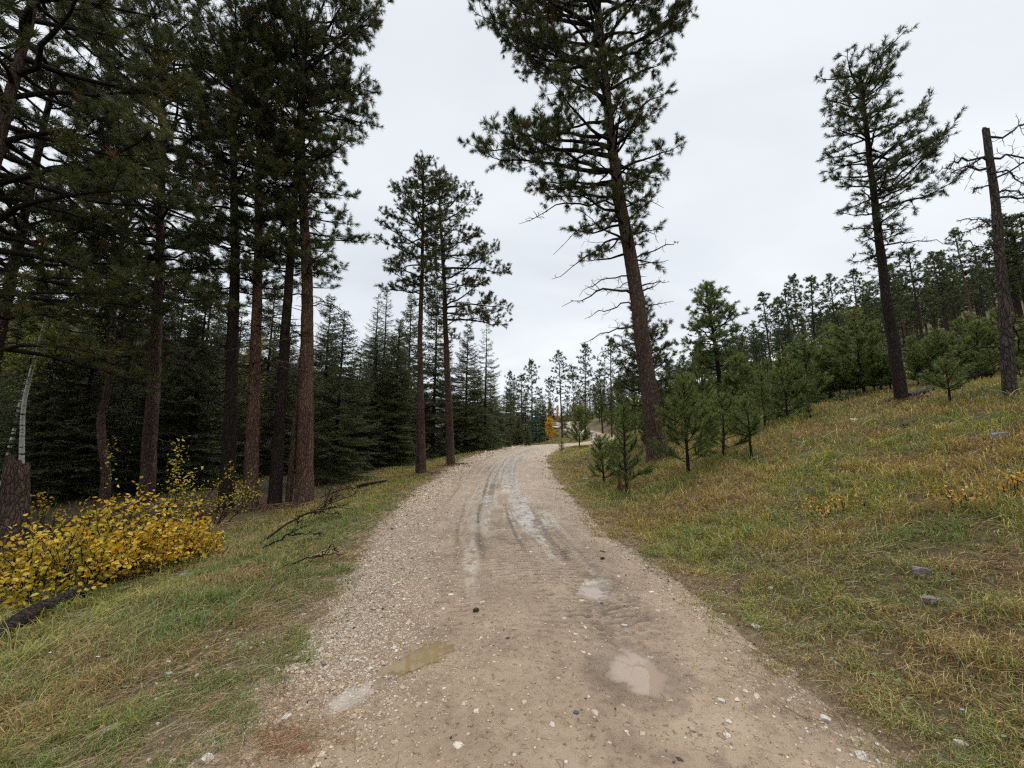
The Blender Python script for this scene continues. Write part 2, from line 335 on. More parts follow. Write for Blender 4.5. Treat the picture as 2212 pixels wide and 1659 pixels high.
# ------------------------------------------------------------------ mesh building
class MB:
    def __init__(s): s.V = []; s.F = []; s.n = 0; s.v = []; s.c = []
    def add(s, V, Fc, mi=0, v=None, c=None, smooth=False):
        V = np.asarray(V, np.float32).reshape(-1, 3); Fc = np.asarray(Fc, np.int64)
        s.V.append(V); s.F.append((Fc + s.n, mi, smooth)); s.n += len(V)
        s.v.append(np.full(len(V), 0.5, np.float32) if v is None else np.broadcast_to(np.asarray(v, np.float32), (len(V),)))
        s.c.append(c)
        return s
    def build(s, name, mats, parent=None, col=False, uv=None, attrs=None):
        me = bpy.data.meshes.new(name)
        V = np.concatenate(s.V) if s.V else np.zeros((0, 3), np.float32)
        me.vertices.add(len(V)); me.vertices.foreach_set('co', V.ravel())
        ls, lt, vi, mi, sm = [], [], [], [], []; off = 0
        for Fc, m_, smo in s.F:
            n, k = Fc.shape
            ls.append(off + np.arange(n) * k); lt.append(np.full(n, k)); vi.append(Fc.ravel()); mi.append(np.full(n, m_)); sm.append(np.full(n, smo)); off += n * k
        if ls:
            me.loops.add(off); me.polygons.add(sum(len(a) for a in ls))
            me.loops.foreach_set('vertex_index', np.concatenate(vi).astype(np.int32))
            me.polygons.foreach_set('loop_start', np.concatenate(ls).astype(np.int32))
            try: me.polygons.foreach_set('loop_total', np.concatenate(lt).astype(np.int32))
            except Exception: pass
            me.polygons.foreach_set('material_index', np.concatenate(mi).astype(np.int32))
            me.polygons.foreach_set('use_smooth', np.concatenate(sm))
        a = me.attributes.new('v', 'FLOAT', 'POINT'); a.data.foreach_set('value', np.concatenate(s.v).astype(np.float32))
        if col:
            a = me.attributes.new('col', 'FLOAT_COLOR', 'POINT')
            C = np.concatenate([c if c is not None else np.ones((len(vv), 4), np.float32) for c, vv in zip(s.c, s.V)]).astype(np.float32)
            a.data.foreach_set('color', C.ravel())
        for k_, arr in (attrs or {}).items():
            a = me.attributes.new(k_, 'FLOAT', 'POINT'); a.data.foreach_set('value', np.asarray(arr, np.float32))
        me.update(calc_edges=True)
        if uv is not None:
            ul = me.uv_layers.new(name='UVMap'); vidx = np.empty(len(me.loops), np.int32); me.loops.foreach_get('vertex_index', vidx)
            ul.data.foreach_set('uv', np.asarray(uv, np.float32)[vidx].ravel())
        for m_ in (mats if isinstance(mats, (list, tuple)) else [mats]): me.materials.append(m_)
        o = bpy.data.objects.new(name, me); COL.objects.link(o)
        if parent is not None: o.parent = parent
        return o
def tag(o, label=None, cat=None, group=None, kind=None):
    for k, v in (('label', label), ('category', cat), ('group', group), ('kind', kind)):
        if v: o[k] = v
    return o
def empty(name, loc, rz=0, **kw):
    o = bpy.data.objects.new(name, None); COL.objects.link(o); o.location = loc; o.rotation_euler = (0, 0, rz); o.empty_display_size = 0.3
    return tag(o, **kw)
def copy_tree(root, loc, rz, sc, label=None, group=None, tilt=(0, 0)):
    r = root.copy(); COL.objects.link(r); r.location = loc; r.rotation_euler = (tilt[0], tilt[1], rz); r.scale = sc if isinstance(sc, tuple) else (sc,) * 3
    if label: r['label'] = label
    if group: r['group'] = group
    for ch in list(root.children):
        c = ch.copy(); COL.objects.link(c); c.parent = r
    return r
def nrmv(a): return a / (np.linalg.norm(a, axis=-1, keepdims=True) + 1e-9)
def tube(mb, P, r, sides=8, mi=0, rough=0, rng=None, smooth=True):
    P = np.asarray(P, float); n = len(P); r = np.broadcast_to(np.asarray(r, float), (n,))
    T = nrmv(np.gradient(P, axis=0)); ref = np.array([0.31, 0.95, 0.05]) if abs(T[0][2]) > 0.7 else np.array([0.05, 0.1, 1.0])
    U = nrmv(np.cross(T, ref)); W = np.cross(T, U)
    a = np.arange(sides) / sides * 2 * PI
    rr = np.repeat(r[:, None], sides, 1)
    if rough and rng is not None: rr = rr * (1 + rng.uniform(-rough, rough, rr.shape) + rng.uniform(-rough, rough, (1, sides)))
    V = P[:, None, :] + rr[..., None] * (np.cos(a)[None, :, None] * U[:, None, :] + np.sin(a)[None, :, None] * W[:, None, :])
    i = np.arange(n - 1)[:, None] * sides; j = np.arange(sides)[None, :]; k = (j + 1) % sides
    Fq = np.stack([i + j, i + k, i + sides + k, i + sides + j], -1).reshape(-1, 4)
    mb.add(V.reshape(-1, 3), Fq, mi, smooth=smooth)
def sticks(mb, A, B, ra, rb, mi=0, v=0.5):
    A = np.asarray(A, float).reshape(-1, 3); B = np.asarray(B, float).reshape(-1, 3)
    if not len(A): return
    ra = np.broadcast_to(np.asarray(ra, float), (len(A),))[:, None, None]; rb = np.broadcast_to(np.asarray(rb, float), (len(A),))[:, None, None]
    T = nrmv(B - A); U = nrmv(np.cross(T, np.array([0.21, 0.13, 1.0]) + 1e-3)); W = np.cross(T, U)
    an = np.arange(3) / 3 * 2 * PI
    rad = np.cos(an)[None, :, None] * U[:, None] + np.sin(an)[None, :, None] * W[:, None]
    V = np.concatenate([A[:, None] + rad * ra, B[:, None] + rad * rb], 1)
    o = np.arange(len(A))[:, None, None] * 6
    q = np.array([[0, 1, 4, 3], [1, 2, 5, 4], [2, 0, 3, 5]])[None]
    mb.add(V.reshape(-1, 3), (o + q).reshape(-1, 4), mi)
def tufts(mb, P, D, rng, K=34, ln=0.18, w=0.009, cone=1.15, back=0.14, mi=1, v=None):
    """needle brushes: K needles round each twig end"""
    P = np.asarray(P, float).reshape(-1, 3); D = nrmv(np.asarray(D, float).reshape(-1, 3)); n = len(P)
    if not n: return
    R3 = nrmv(rng.normal(size=(n, K, 3)))
    ax = D[:, None]; perp = nrmv(R3 - (R3 * ax).sum(-1, keepdims=True) * ax)
    th = rng.uniform(0.15, cone, (n, K, 1))
    d = ax * np.cos(th) + perp * np.sin(th)
    b = P[:, None] - ax * rng.uniform(0, back, (n, K, 1))
    L = ln * rng.uniform(0.7, 1.12, (n, K, 1)) * rng.uniform(0.85, 1.15, (n, 1, 1))
    tip = b + d * L + np.array([0, 0, -0.12]) * L * rng.uniform(0, 1, (n, K, 1))
    wv = nrmv(np.cross(d, nrmv(rng.normal(size=(n, K, 3))))) * w * 0.5
    mid = b + d * L * 0.35
    V = np.stack([b, mid + wv, tip, mid - wv], 2).reshape(-1, 3)
    Fc = np.arange(n * K * 4).reshape(-1, 4)
    vv = (rng.uniform(0.15, 0.85, (n, 1)) if v is None else np.asarray(v).reshape(-1, 1)) + rng.uniform(-0.15, 0.15, (n, K))
    mb.add(V, Fc, mi, v=np.repeat(vv.ravel(), 4))
def leaves(mb, P, rng, size=0.06, mi=1, v=None, flat=0.6):
    P = np.asarray(P, float); n = len(P); N = nrmv(rng.normal(size=(n, 3)) + np.array([0, 0, flat * 2]))
    U = nrmv(np.cross(N, rng.normal(size=(n, 3)))); W = np.cross(N, U); s = size * rng.uniform(0.6, 1.2, (n, 1, 1))
    a = np.array([(0, -0.5), (0.34, -0.18), (0.30, 0.2), (0, 0.55), (-0.30, 0.2), (-0.34, -0.18)])
    V = P[:, None] + s * (a[None, :, 0:1] * U[:, None] + a[None, :, 1:2] * W[:, None])
    V[:, [1, 2, 4, 5]] += (N[:, None] * s * 0.10)
    vv = rng.uniform(0, 1, n) if v is None else v
    mb.add(V.reshape(-1, 3), np.concatenate([np.arange(n)[:, None] * 6 + np.array([0, 1, 2, 3]), np.arange(n)[:, None] * 6 + np.array([0, 3, 4, 5])]), mi, v=np.repeat(vv, 6))

# ------------------------------------------------------------------ trees
def branch_path(start, az, reach, e1, e2, rng, n=8, wig=0.035):
    s = np.linspace(0, 1, n)[:, None]; d = np.array([math.cos(az), math.sin(az), 0]); sd_ = np.array([-math.sin(az), math.cos(az), 0])
    P = np.asarray(start) + d * s * reach + np.array([0, 0, 1.0]) * reach * (e1 * s + e2 * s * s)
    w = np.cumsum(rng.normal(0, wig, (n, 3)), 0) * reach * 0.6; w[0] = 0
    return P + w + sd_ * (rng.uniform(-0.15, 0.15) * s * s * reach)
def foliate(P, rng, st, mbT, A, B, RA, TP, TD, bare=0.25, dens=1.0, sub=0.35):
    """side shoots, twigs and needle brushes along the branch P"""
    seg = np.linalg.norm(np.diff(P, axis=0), axis=1); Ls = np.concatenate([[0], np.cumsum(seg)]); L = Ls[-1]
    n = max(3, int(L * (1 - bare) / (st['gap'] / dens)))
    for i in range(n):
        s = bare + (1 - bare) * (i + rng.uniform(0, 1)) / n
        p = np.array([np.interp(s * L, Ls, P[:, k]) for k in range(3)]); q = np.array([np.interp(min(s * L + 0.1, L), Ls, P[:, k]) for k in range(3)])
        t = q - p; t = t / (np.linalg.norm(t) + 1e-6) if np.linalg.norm(t) > 1e-4 else nrmv(P[-1] - P[-2])
        side = np.cross(t, [0, 0, 1.0]); side = side / (np.linalg.norm(side) + 1e-6) * (1 if i % 2 else -1)
        dr = nrmv(t * rng.uniform(0.5, 1.0) + side * rng.uniform(0.35, 1.0) + np.array([0, 0, rng.uniform(-0.35, 0.6)]))
        l2 = np.clip(sub * (0.35 + 0.9 * (1 - s)) * L * rng.uniform(0.6, 1.2), 0.22, 1.25)
        m = 3; pts = [p]; dd = dr
        for k in range(m):
            dd = nrmv(dd + rng.normal(0, 0.16, 3) + np.array([0, 0, st['up']])); pts.append(pts[-1] + dd * l2 / m)
        for k in range(m): A.append(pts[k]); B.append(pts[k + 1]); RA.append(0.014 - 0.003 * k if l2 > 0.6 else 0.010 - 0.002 * k)
        TP.append(pts[-1]); TD.append(dd)
        nt_ = max(1, int(l2 / st['tg']))
        for k in range(nt_):
            u = rng.uniform(0.5, 1.0); j = min(int(u * m), m - 1); a = pts[j] + (pts[j + 1] - pts[j]) * (u * m - j)
            d3 = nrmv(dd * 0.6 + rng.normal(0, 0.55, 3) + np.array([0, 0, 0.25])); l3 = rng.uniform(0.10, 0.26)
            b = a + d3 * l3; A.append(a); B.append(b); RA.append(0.007); TP.append(b); TD.append(d3)
    TP.append(P[-1]); TD.append(P[-1] - P[-2])
def dead_branch(P, r, rng, root, mt, name='dead_branch', n=9, curl=0.0, ln=0.45):
    mb = MB(); m = len(P); tube(mb, P, np.linspace(r, 0.007, m), 6, 0, 0.1, rng)
    A, B, RA, RB = [], [], [], []
    L = np.linalg.norm(P[-1] - P[0])
    for i in range(n):
        s = rng.uniform(0.2, 0.97); j = min(int(s * (m - 1)), m - 2); p = P[j] + (P[j + 1] - P[j]) * (s * (m - 1) - j)
        d = nrmv(nrmv(P[j + 1] - P[j]) * 0.6 + rng.normal(0, 0.7, 3)); l = ln * L * rng.uniform(0.25, 0.8) * (1.15 - s)
        k = 4; rr = max(0.007, r * 0.35)
        for q in range(k):
            d2 = nrmv(d + rng.normal(0, 0.35, 3) + np.array([0, 0, curl])); b = p + d2 * l / k
            A.append(p); B.append(b); RA.append(rr * (1 - q / k * 0.8)); RB.append(rr * (1 - (q + 1) / k * 0.8)); 
            if rng.random() < 0.6:
                e = b + nrmv(d2 + rng.normal(0, 0.8, 3)) * l * 0.35; A.append(b); B.append(e); RA.append(0.007); RB.append(0.003)
            p = b; d = d2
    sticks(mb, A, B, np.array(RA), np.array(RB))
    o = mb.build(name, mt, root); return o
def trunk_mesh(path, zs, r0, r1, root, mt, rng, flare=0.35, sides=18, broken=False, name='trunk', top=None):
    z0 = zs[0]; z1 = zs[-1]; n = max(16, int((z1 - z0) / 0.22)); r0 *= 0.92
    z = z0 + (z1 - z0) * np.linspace(0, 1, n); P = np.stack([np.interp(z, zs, path[:, 0]), np.interp(z, zs, path[:, 1]), z], 1)
    P[:, 0] = np.convolve(np.pad(P[:, 0], 3, 'edge'), np.ones(7) / 7, 'valid'); P[:, 1] = np.convolve(np.pad(P[:, 1], 3, 'edge'), np.ones(7) / 7, 'valid')
    P[:, :2] += (np.cumsum(rng.normal(0, 0.006, (n, 2)), 0))
    u = (z - z0) / (z1 - z0); r = r0 + (r1 - r0) * u ** 0.9
    r = r * (1 + flare * np.exp(-(z - z0) / (1.6 * r0)))
    mb = MB(); tube(mb, P, r, sides, 0, 0.035, rng)
    if broken:   # splintered end
        V = mb.V[0].reshape(n, sides, 3); V[-1, :, 2] += (np.sin(np.arange(sides) / sides * 6.283 + 1.0) * 0.9 + np.sin(np.arange(sides) / sides * 18.8) * 0.25 + rng.uniform(-0.3, 0.3, sides)) * r1
        c = V[-1].mean(0) + np.array([0, 0, -0.15]); mb.add(np.vstack([V[-1], c[None]]), np.array([[i, (i + 1) % sides, sides] for i in range(sides)]), 0)
    return mb.build(name, mt, root), P, r
FOOT = []
PSTY = dict(gap=0.20, tg=0.115, up=0.12)
def pine(name, label, pos, path, r0, r1, h, cz, env, nb, seed, mt='bark_brown', K=34, ln=0.18, w=0.010, needle='needle', st=PSTY, group=None, cat='tree',
         dead=(), extra=(), dens=1.0, side=None, sides=18, flare=0.35, e_low=-0.05, droop=0.0, rz=0, stubs=10, azf=None, rb=1.0):
    """trunk leans through path = [(z, dx, dy)]; crown between cz[0] and h; env = [(z, reach left, reach right)]"""
    rng = np.random.default_rng(seed); root = empty(name, pos, rz, label=label, cat=cat, group=group)
    if pos[1] < 26: FOOT.append((pos[0], pos[1], r0))
    pa = np.array(path, float); zz = np.concatenate([[-0.35], np.linspace(0, h, 24)[1:]])
    pp = np.stack([np.interp(zz, pa[:, 0], pa[:, 1]), np.interp(zz, pa[:, 0], pa[:, 2])], 1)
    tr, TPt, TR = trunk_mesh(pp, zz, r0, r1, root, M[mt], rng, flare, sides)
    Tz = lambda z: np.array([np.interp(z, TPt[:, 2], TPt[:, 0]), np.interp(z, TPt[:, 2], TPt[:, 1]), z])
    ev = np.array(env, float); mb = MB(); A, B, RA, TP, TD = [], [], [], [], []
    br = []
    nb = int(nb * 1.25)
    for i in range(nb):
        u = (i + rng.uniform(0, 1)) / nb; z = cz[0] + (h - cz[0]) * u ** 0.92
        az = (i * 2.399 + rng.uniform(-0.5, 0.5)) % (2 * PI) if azf is None else azf(rng, i)
        c = math.cos(az); l_ = np.interp(z, ev[:, 0], ev[:, 1]); r_ = np.interp(z, ev[:, 0], ev[:, 2]); sd2 = (l_ + r_) / 2 if side is None else side * (l_ + r_) / 2
        rc = (r_ * c * c if c > 0 else l_ * c * c) + sd2 * (1 - c * c); rc *= rng.uniform(0.68, 1.18)
        if rc < 0.15: continue
        f = (z - cz[0]) / max(0.1, h - cz[0]); e1 = e_low + 0.75 * f ** 1.6 + rng.uniform(-0.12, 0.2); e2 = rng.uniform(-0.05, 0.3) * (1 - f) - droop
        br.append((z, az, rc, e1, e2))
    for (z, az, rc, e1, e2) in list(br) + list(extra):
        P = branch_path(Tz(z), az, rc, e1, e2, rng)
        tube(mb, P, np.linspace(min(0.02 + 0.014 * rc, 0.09) * rb, 0.008, len(P)), 5, 0)
        foliate(P, rng, st, mb, A, B, RA, TP, TD, 0.36 if rc > 1.5 else 0.12, dens * (1.15 if rc > 1.5 else 1))
    for k in range(8): TP.append(Tz(h) + rng.normal(0, 0.12, 3) * np.array([1, 1, 1.5])); TD.append(np.array([rng.normal(0, .4), rng.normal(0, .4), 1]))
    sticks(mb, A, B, np.array(RA), np.array(RA) * 0.7)
    TP = np.array(TP); v = np.clip(0.25 + 0.5 * fbm(TP[:, 0] * 0.9 + TP[:, 2] * 0.6, TP[:, 1] * 0.9 - TP[:, 2] * 0.5, seed) + rng.uniform(-0.3, 0.35, len(TP)), 0, 0.92)
    v = np.where(rng.random(len(TP)) < 0.022, 1.15, v)
    tufts(mb, TP, TD, rng, K, ln, w, v=v)
    mb.build('crown', [M['twig'], M[needle]], root)
    # short broken stubs on the bare trunk
    for k in range(stubs):
        z = rng.uniform(cz[0] * 0.25, cz[0] * 1.0); az = rng.uniform(0, 2 * PI); l = rng.uniform(0.12, 0.55); p = Tz(z)
        q = p + np.array([math.cos(az) * l, math.sin(az) * l, rng.uniform(-0.12, 0.15)]); r_ = q + nrmv(q - p) * l * 0.5 + rng.normal(0, 0.08, 3)
        mb2 = MB(); tube(mb2, [p, q, r_], [0.017, 0.011, 0.004], 5); mb2.build('branch_stub', M['twig'], root)
    for (z, az, rc, e1, e2, r) in dead:
        dead_branch(branch_path(Tz(z), az, rc, e1, e2, rng, 10, 0.05), r, rng, root, M['dead_grey'] if mt != 'bark_dark' else M['twig'])
    return root, Tz
def spruce(name, label, pos, h, rad, seed, mt='spruce', group=None, K=9, nl=0.09, nw=0.028, z0=0.25, gap=0.21, per=11, dead_top=0.0, droop=0.35, cat='tree', sag=0.5, thin=1.0, tw=0.12):
    rng = np.random.default_rng(seed); root = empty(name, pos, rng.uniform(0, 6), label=label, cat=cat, group=group)
    z = np.linspace(-0.25, h, 14); P = np.stack([np.cumsum(rng.normal(0, 0.01, 14)), np.cumsum(rng.normal(0, 0.01, 14)), z], 1)
    mb = MB(); tube(mb, P, np.linspace(0.011 * h + 0.03, 0.012, 14), 9, 0, 0.04, rng); mb.build('trunk', M['bark_dark'], root)
    mb = MB(); A, B, RA, NA, NB_ = [], [], [], [], []
    zz = z0
    while zz < h - 0.1:
        f = zz / h; n = max(4, int(per * (1 - 0.35 * f) * thin))
        for k in range(n):
            az = rng.uniform(0, 2 * PI); L = rad * min(1, (1 - f) ** 0.85 + 0.03) * rng.uniform(0.7, 1.1) * (1 - 0.35 * math.exp(-f * 9)) + 0.1
            bare = f > 1 - dead_top and rng.random() < 0.7
            m = 6; s = np.linspace(0, 1, m)[:, None]; d = np.array([math.cos(az), math.sin(az), 0])
            e1 = (0.5 * f - droop * (1 - f)) + rng.uniform(-0.1, 0.1)
            Pb = np.array([np.interp(zz, P[:, 2], P[:, 0]), np.interp(zz, P[:, 2], P[:, 1]), zz + rng.uniform(-gap, gap) * 0.5]) + d * s * L + np.array([0, 0, 1]) * L * (e1 * s - 0.25 * s * sag + 0.35 * s ** 2.5 * sag)
            for q in range(m - 1): A.append(Pb[q]); B.append(Pb[q + 1]); RA.append(0.012 * (1 - q / m) + 0.004)
            if bare: continue
            nt_ = max(3, int(L / tw))
            sdv = np.array([-d[1], d[0], 0])
            for q in range(nt_):
                u = 0.15 + 0.85 * (q + rng.uniform(0, 1)) / nt_; j = min(int(u * (m - 1)), m - 2); p = Pb[j] + (Pb[j + 1] - Pb[j]) * (u * (m - 1) - j)
                for sg in (-1, 1):
                    l = (0.42 * (1 - u) * L + 0.10) * rng.uniform(0.6, 1.2); dd = nrmv(d * 0.75 + sdv * sg * 0.7 + np.array([0, 0, -0.25 * sag + rng.uniform(-0.15, 0.1)]))
                    NA.append(p); NB_.append(p + dd * l)
            NA.append(Pb[-2]); NB_.append(Pb[-1])
        zz += gap * rng.uniform(0.8, 1.2)
    sticks(mb, A, B, np.array(RA), np.array(RA) * 0.8)
    NA = np.array(NA); NB_ = np.array(NB_); n = len(NA); ll = np.linalg.norm(NB_ - NA, axis=1)
    rep = np.maximum(3, (ll / 0.05 * K / 6)).astype(int); idx = np.repeat(np.arange(n), rep); m = len(idx)
    u = rng.uniform(0, 1, (m, 1)); a = NA[idx] + (NB_[idx] - NA[idx]) * u; t = nrmv(NB_[idx] - NA[idx]); rn = nrmv(rng.normal(size=(m, 3)) * np.array([1, 1, 0.6])); d = nrmv(t * 0.9 + rn)
    wv = nrmv(np.cross(d, rng.normal(size=(m, 3)))) * nw * 0.5; l = nl * rng.uniform(0.6, 1.2, (m, 1)); md = a + d * l * 0.45
    vv = np.clip(0.15 + 0.45 * rng.random(n)[idx] + 0.3 * u[:, 0] * rng.random(m), 0, 1)
    mb.add(np.stack([a - d * l * 0.25, md + wv, a + d * l, md - wv], 1).reshape(-1, 3), np.arange(m * 4).reshape(-1, 4), 1, v=np.repeat(vv, 4))
    mb.build('crown', [M['twig'], M[mt]], root); return root
def sapling(name, label, pos, h, rad, seed, group=None, mt='needle_young', K=15, z0=0.13, cat='tree', needle_len=0.14, w=0.009, gap=0.24, bare=0.12, rz=0, tilt=(0, 0), step=0.05, rust=False):
    rng = np.random.default_rng(seed); root = empty(name, pos, rz, label=label, cat=cat, group=group); root.rotation_euler = (tilt[0], tilt[1], rz)
    z = np.linspace(-0.15, h, 10); P = np.stack([np.cumsum(rng.normal(0, 0.012, 10)), np.cumsum(rng.normal(0, 0.012, 10)), z], 1)
    mb = MB(); tube(mb, P, np.linspace(0.014 * h + 0.014, 0.008, 10), 8, 0, 0.05, rng); mb.build('trunk', M['bark_dark'], root)
    mb = MB(); A, B, RA, TP, TD = [], [], [], [], []
    zz = h * z0
    def brush(Pb, s0):
        seg = np.linalg.norm(np.diff(Pb, axis=0), axis=1); Ls = np.concatenate([[0], np.cumsum(seg)]); L = Ls[-1]
        for s in np.arange(s0 * L, L + 0.001, step):
            p = np.array([np.interp(s, Ls, Pb[:, k]) for k in range(3)]); q = np.array([np.interp(min(s + .05, L), Ls, Pb[:, k]) for k in range(3)])
            t = q - p if s < L - 0.05 else Pb[-1] - Pb[-2]; TP.append(p); TD.append(t)
        for q in range(len(Pb) - 1): A.append(Pb[q]); B.append(Pb[q + 1]); RA.append(0.009 * (1 - q / len(Pb)) + 0.004)
    while zz < h - 0.12:
        f = zz / h; n = rng.integers(4, 7)
        a0 = rng.uniform(0, 6.28); lop = rng.uniform(0.82, 1.15)
        for k in range(n):
            az = a0 + k * 2 * PI / n + rng.uniform(-0.35, 0.35); L = rad * ((1 - f) ** 0.75 + 0.08) * rng.uniform(0.7, 1.2) * min(1, 0.6 + f * 2) * lop * (1 + 0.2 * math.cos(az - seed))
            if rng.random() < 0.05: continue
            Pb = branch_path([np.interp(zz, P[:, 2], P[:, 0]), np.interp(zz, P[:, 2], P[:, 1]), zz + rng.uniform(-0.05, 0.05)], az, L, 0.12 + 0.6 * f, 0.25 + 0.15 * rng.random(), rng, 6, 0.03)
            brush(Pb, 0.3 if L > 0.5 else 0.15)
            if L > 0.4:
                for q in range(int(L / 0.14)):
                    u = rng.uniform(0.35, 0.85); j = min(int(u * 5), 4); p = Pb[j] + (Pb[j + 1] - Pb[j]) * (u * 5 - j)
                    d = nrmv(nrmv(Pb[j + 1] - Pb[j]) + rng.normal(0, 0.45, 3)); l = L * 0.38 * rng.uniform(0.6, 1.1); brush(np.array([p, p + d * l * 0.5, p + d * l + np.array([0, 0, 0.1 * l])]), 0.1)
        zz += gap * rng.uniform(0.8, 1.2) * (1 - 0.3 * f)
    brush(P[-3:], 0.0)
    sticks(mb, A, B, np.array(RA), np.array(RA) * 0.8)
    v = np.clip(rng.uniform(0.0, 0.68, len(TP)) + 0.25 * np.array(TP)[:, 2] / h, 0, 0.78); rr_ = np.hypot(np.array(TP)[:, 0], np.array(TP)[:, 1]); v = np.where((rr_ < 0.3 * rad) & (rng.random(len(TP)) < 0.07), 1.3, v)
    tufts(mb, TP, TD, rng, K, needle_len, w, 1.05, 0.05, v=v)
    mb.build('crown', [M['twig'], M[mt]], root)
    if rust:
        mb = MB(); n = 26; az = rng.uniform(0, 6.28, n); TPp = np.stack([0.14 * np.cos(az) - 0.1, 0.14 * np.sin(az), rng.uniform(0.05, 0.5, n)], 1)
        tufts(mb, TPp, np.tile([0, 0, -1.0], (n, 1)) + rng.normal(0, 0.3, (n, 3)), rng, 20, 0.16, 0.008, 0.7, 0.1, mi=0); mb.build('dead_needles', M['rust'], root)
    return root
M['rust'] = simple('rusty_dead_needles', (0.16, 0.065, 0.035), 0.8)
def aspen(name, label, pos, h, path, r0, seed, crown, nleaf=900, size=0.05, mt='leaf_lime', group=None, cat='tree', trunk='aspen', cz=0.45, lv=None, nbr=16):
    rng = np.random.default_rng(seed); root = empty(name, pos, 0, label=label, cat=cat, group=group); pa = np.array(path, float)
    zz = np.linspace(0, h, 16); zz[0] = -0.2; pp = np.stack([np.interp(zz, pa[:, 0], pa[:, 1]), np.interp(zz, pa[:, 0], pa[:, 2])], 1)
    tr, TPt, TR = trunk_mesh(pp, zz, r0, r0 * 0.25, root, M[trunk], rng, 0.15, 12)
    Tz = lambda z: np.array([np.interp(z, TPt[:, 2], TPt[:, 0]), np.interp(z, TPt[:, 2], TPt[:, 1]), z])
    mb = MB(); A, B, RA, LP = [], [], [], []
    for i in range(nbr):
        z = h * (cz + (0.97 - cz) * (i + rng.random()) / nbr); P = branch_path(Tz(z), rng.uniform(0, 6.28), crown * rng.uniform(0.5, 1) * (1.15 - z / h), 0.6, 0.2, rng, 6, 0.06)
        for q in range(5): A.append(P[q]); B.append(P[q + 1]); RA.append(0.010 - 0.001 * q)
        for k in range(nleaf // nbr):
            u = rng.uniform(0.25, 1); j = min(int(u * 5), 4); LP.append(P[j] + (P[j + 1] - P[j]) * (u * 5 - j) + rng.normal(0, 0.16 * crown ** 0.5, 3))
    sticks(mb, A, B, np.array(RA), np.array(RA) * 0.8); leaves(mb, LP, rng, size, v=None if lv is None else rng.uniform(lv[0], lv[1], len(LP)))
    mb.build('crown', [M['twig_pale'], M[mt]], root); return root
def shrub(name, label, cx, cy, rx_, ry_, h, seed, nst=60, per=26, size=0.068, mt='leaf', lv=(0.1, 1.0), cat='shrub', leafy=0.3, spread=0.5, group=None):
    rng = np.random.default_rng(seed); z0 = H(cx, cy); root = empty(name, (cx, cy, z0), 0, label=label, cat=cat, group=group)
    mb = MB(); ml = MB(); A, B, RA, LP = [], [], [], []
    for i in range(nst):
        a = rng.uniform(0, 6.28); q = math.sqrt(rng.random()); bx, by = rx_ * q * math.cos(a), ry_ * q * math.sin(a)
        p = np.array([bx, by, H(cx + bx, cy + by) - z0 - 0.03]); hh = h * (1 - 0.5 * q * q) * rng.uniform(0.45, 1.15)
        d = nrmv(np.array([bx * spread + rng.normal(0, 0.22), by * spread + rng.normal(0, 0.22), 1.0])); n = 7; pts = [p]
        for k in range(n):
            d = nrmv(d + rng.normal(0, 0.1, 3) + np.array([0, 0, -0.03])); pts.append(pts[-1] + d * hh / n)
        pts = np.array(pts)
        if nst > 14:
            for k in range(n): A.append(pts[k]); B.append(pts[k + 1]); RA.append(0.006 * (1 - k / n) + 0.0022)
        else:
            ms_ = MB(); tube(ms_, pts, 0.007 * (1 - np.arange(n + 1) / (n + 1)) + 0.003, 5); ms_.build('stem', M['twig'], root)
        for k in range(per):
            u = leafy + (1 - leafy) * rng.random() ** 0.8; j = min(int(u * n), n - 1); b = pts[j] + (pts[j + 1] - pts[j]) * (u * n - j)
            e = b + nrmv(rng.normal(size=3) + np.array([0, 0, 0.35])) * rng.uniform(0.02, 0.2)
            if rng.random() < 0.4: A.append(b); B.append(e); RA.append(0.0022)
            LP.append(e)
    sticks(mb, A, B, np.array(RA), np.array(RA) * 0.8)
    if nst > 14: mb.build('stems', M['twig'], root)
    v = np.clip(lv[0] + (lv[1] - lv[0]) * (0.55 * rng.random(len(LP)) + 0.45 * fbm(np.array(LP)[:, 0] * 2.5 + cx * 3, np.array(LP)[:, 2] * 2.5, seed)), 0, 1)
    leaves(ml, LP, rng, size, mi=0, v=v); ml.build('foliage', M[mt], root); return root

# ================================================================== SETTING: ground, road, puddles
def build_ground():
    rr = np.concatenate([[0.02], np.exp(np.linspace(math.log(0.35), math.log(900), 330))]); nA = 620
    a = np.linspace(0, 2 * PI, nA, endpoint=False)
    X = rr[:, None] * np.sin(a)[None]; Y = rr[:, None] * np.cos(a)[None]; Z = Hn(X, Y)
    V = np.stack([X, Y, Z], -1).reshape(-1, 3); i = np.arange(len(rr) - 1)[:, None] * nA; j = np.arange(nA)[None]; k = (j + 1) % nA
    Fq = np.stack([i + j, i + nA + j, i + nA + k, i + k], -1).reshape(-1, 4)
    x, y = V[:, 0], V[:, 1]
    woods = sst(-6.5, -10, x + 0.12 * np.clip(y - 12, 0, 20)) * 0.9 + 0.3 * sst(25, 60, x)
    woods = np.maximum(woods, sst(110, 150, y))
    o_, s_, z_ = near_road(x, y); verge = sst(1.1, 0.2, np.abs(o_) - np.interp(s_, HWS[:, 0], HWS[:, 1]) + (fbm(x * 3, y * 3, 2) - .5) * .8)
    mb = MB(); mb.add(V, Fq, 0, smooth=True); o = mb.build('ground', M['ground'], attrs={'woods': woods, 'verge': verge}); tag(o, kind='structure')
build_ground()
PUD = [(0.84, 2.97, 0.29, 0.36, 0.0, 0.055), (0.86, 4.47, 0.19, 0.17, 0.0, 0.05), (-0.70, 3.10, 0.095, 0.21, 0.6, 0.045), (-1.0, 2.66, 0.07, 0.14, 0.75, 0.02)]
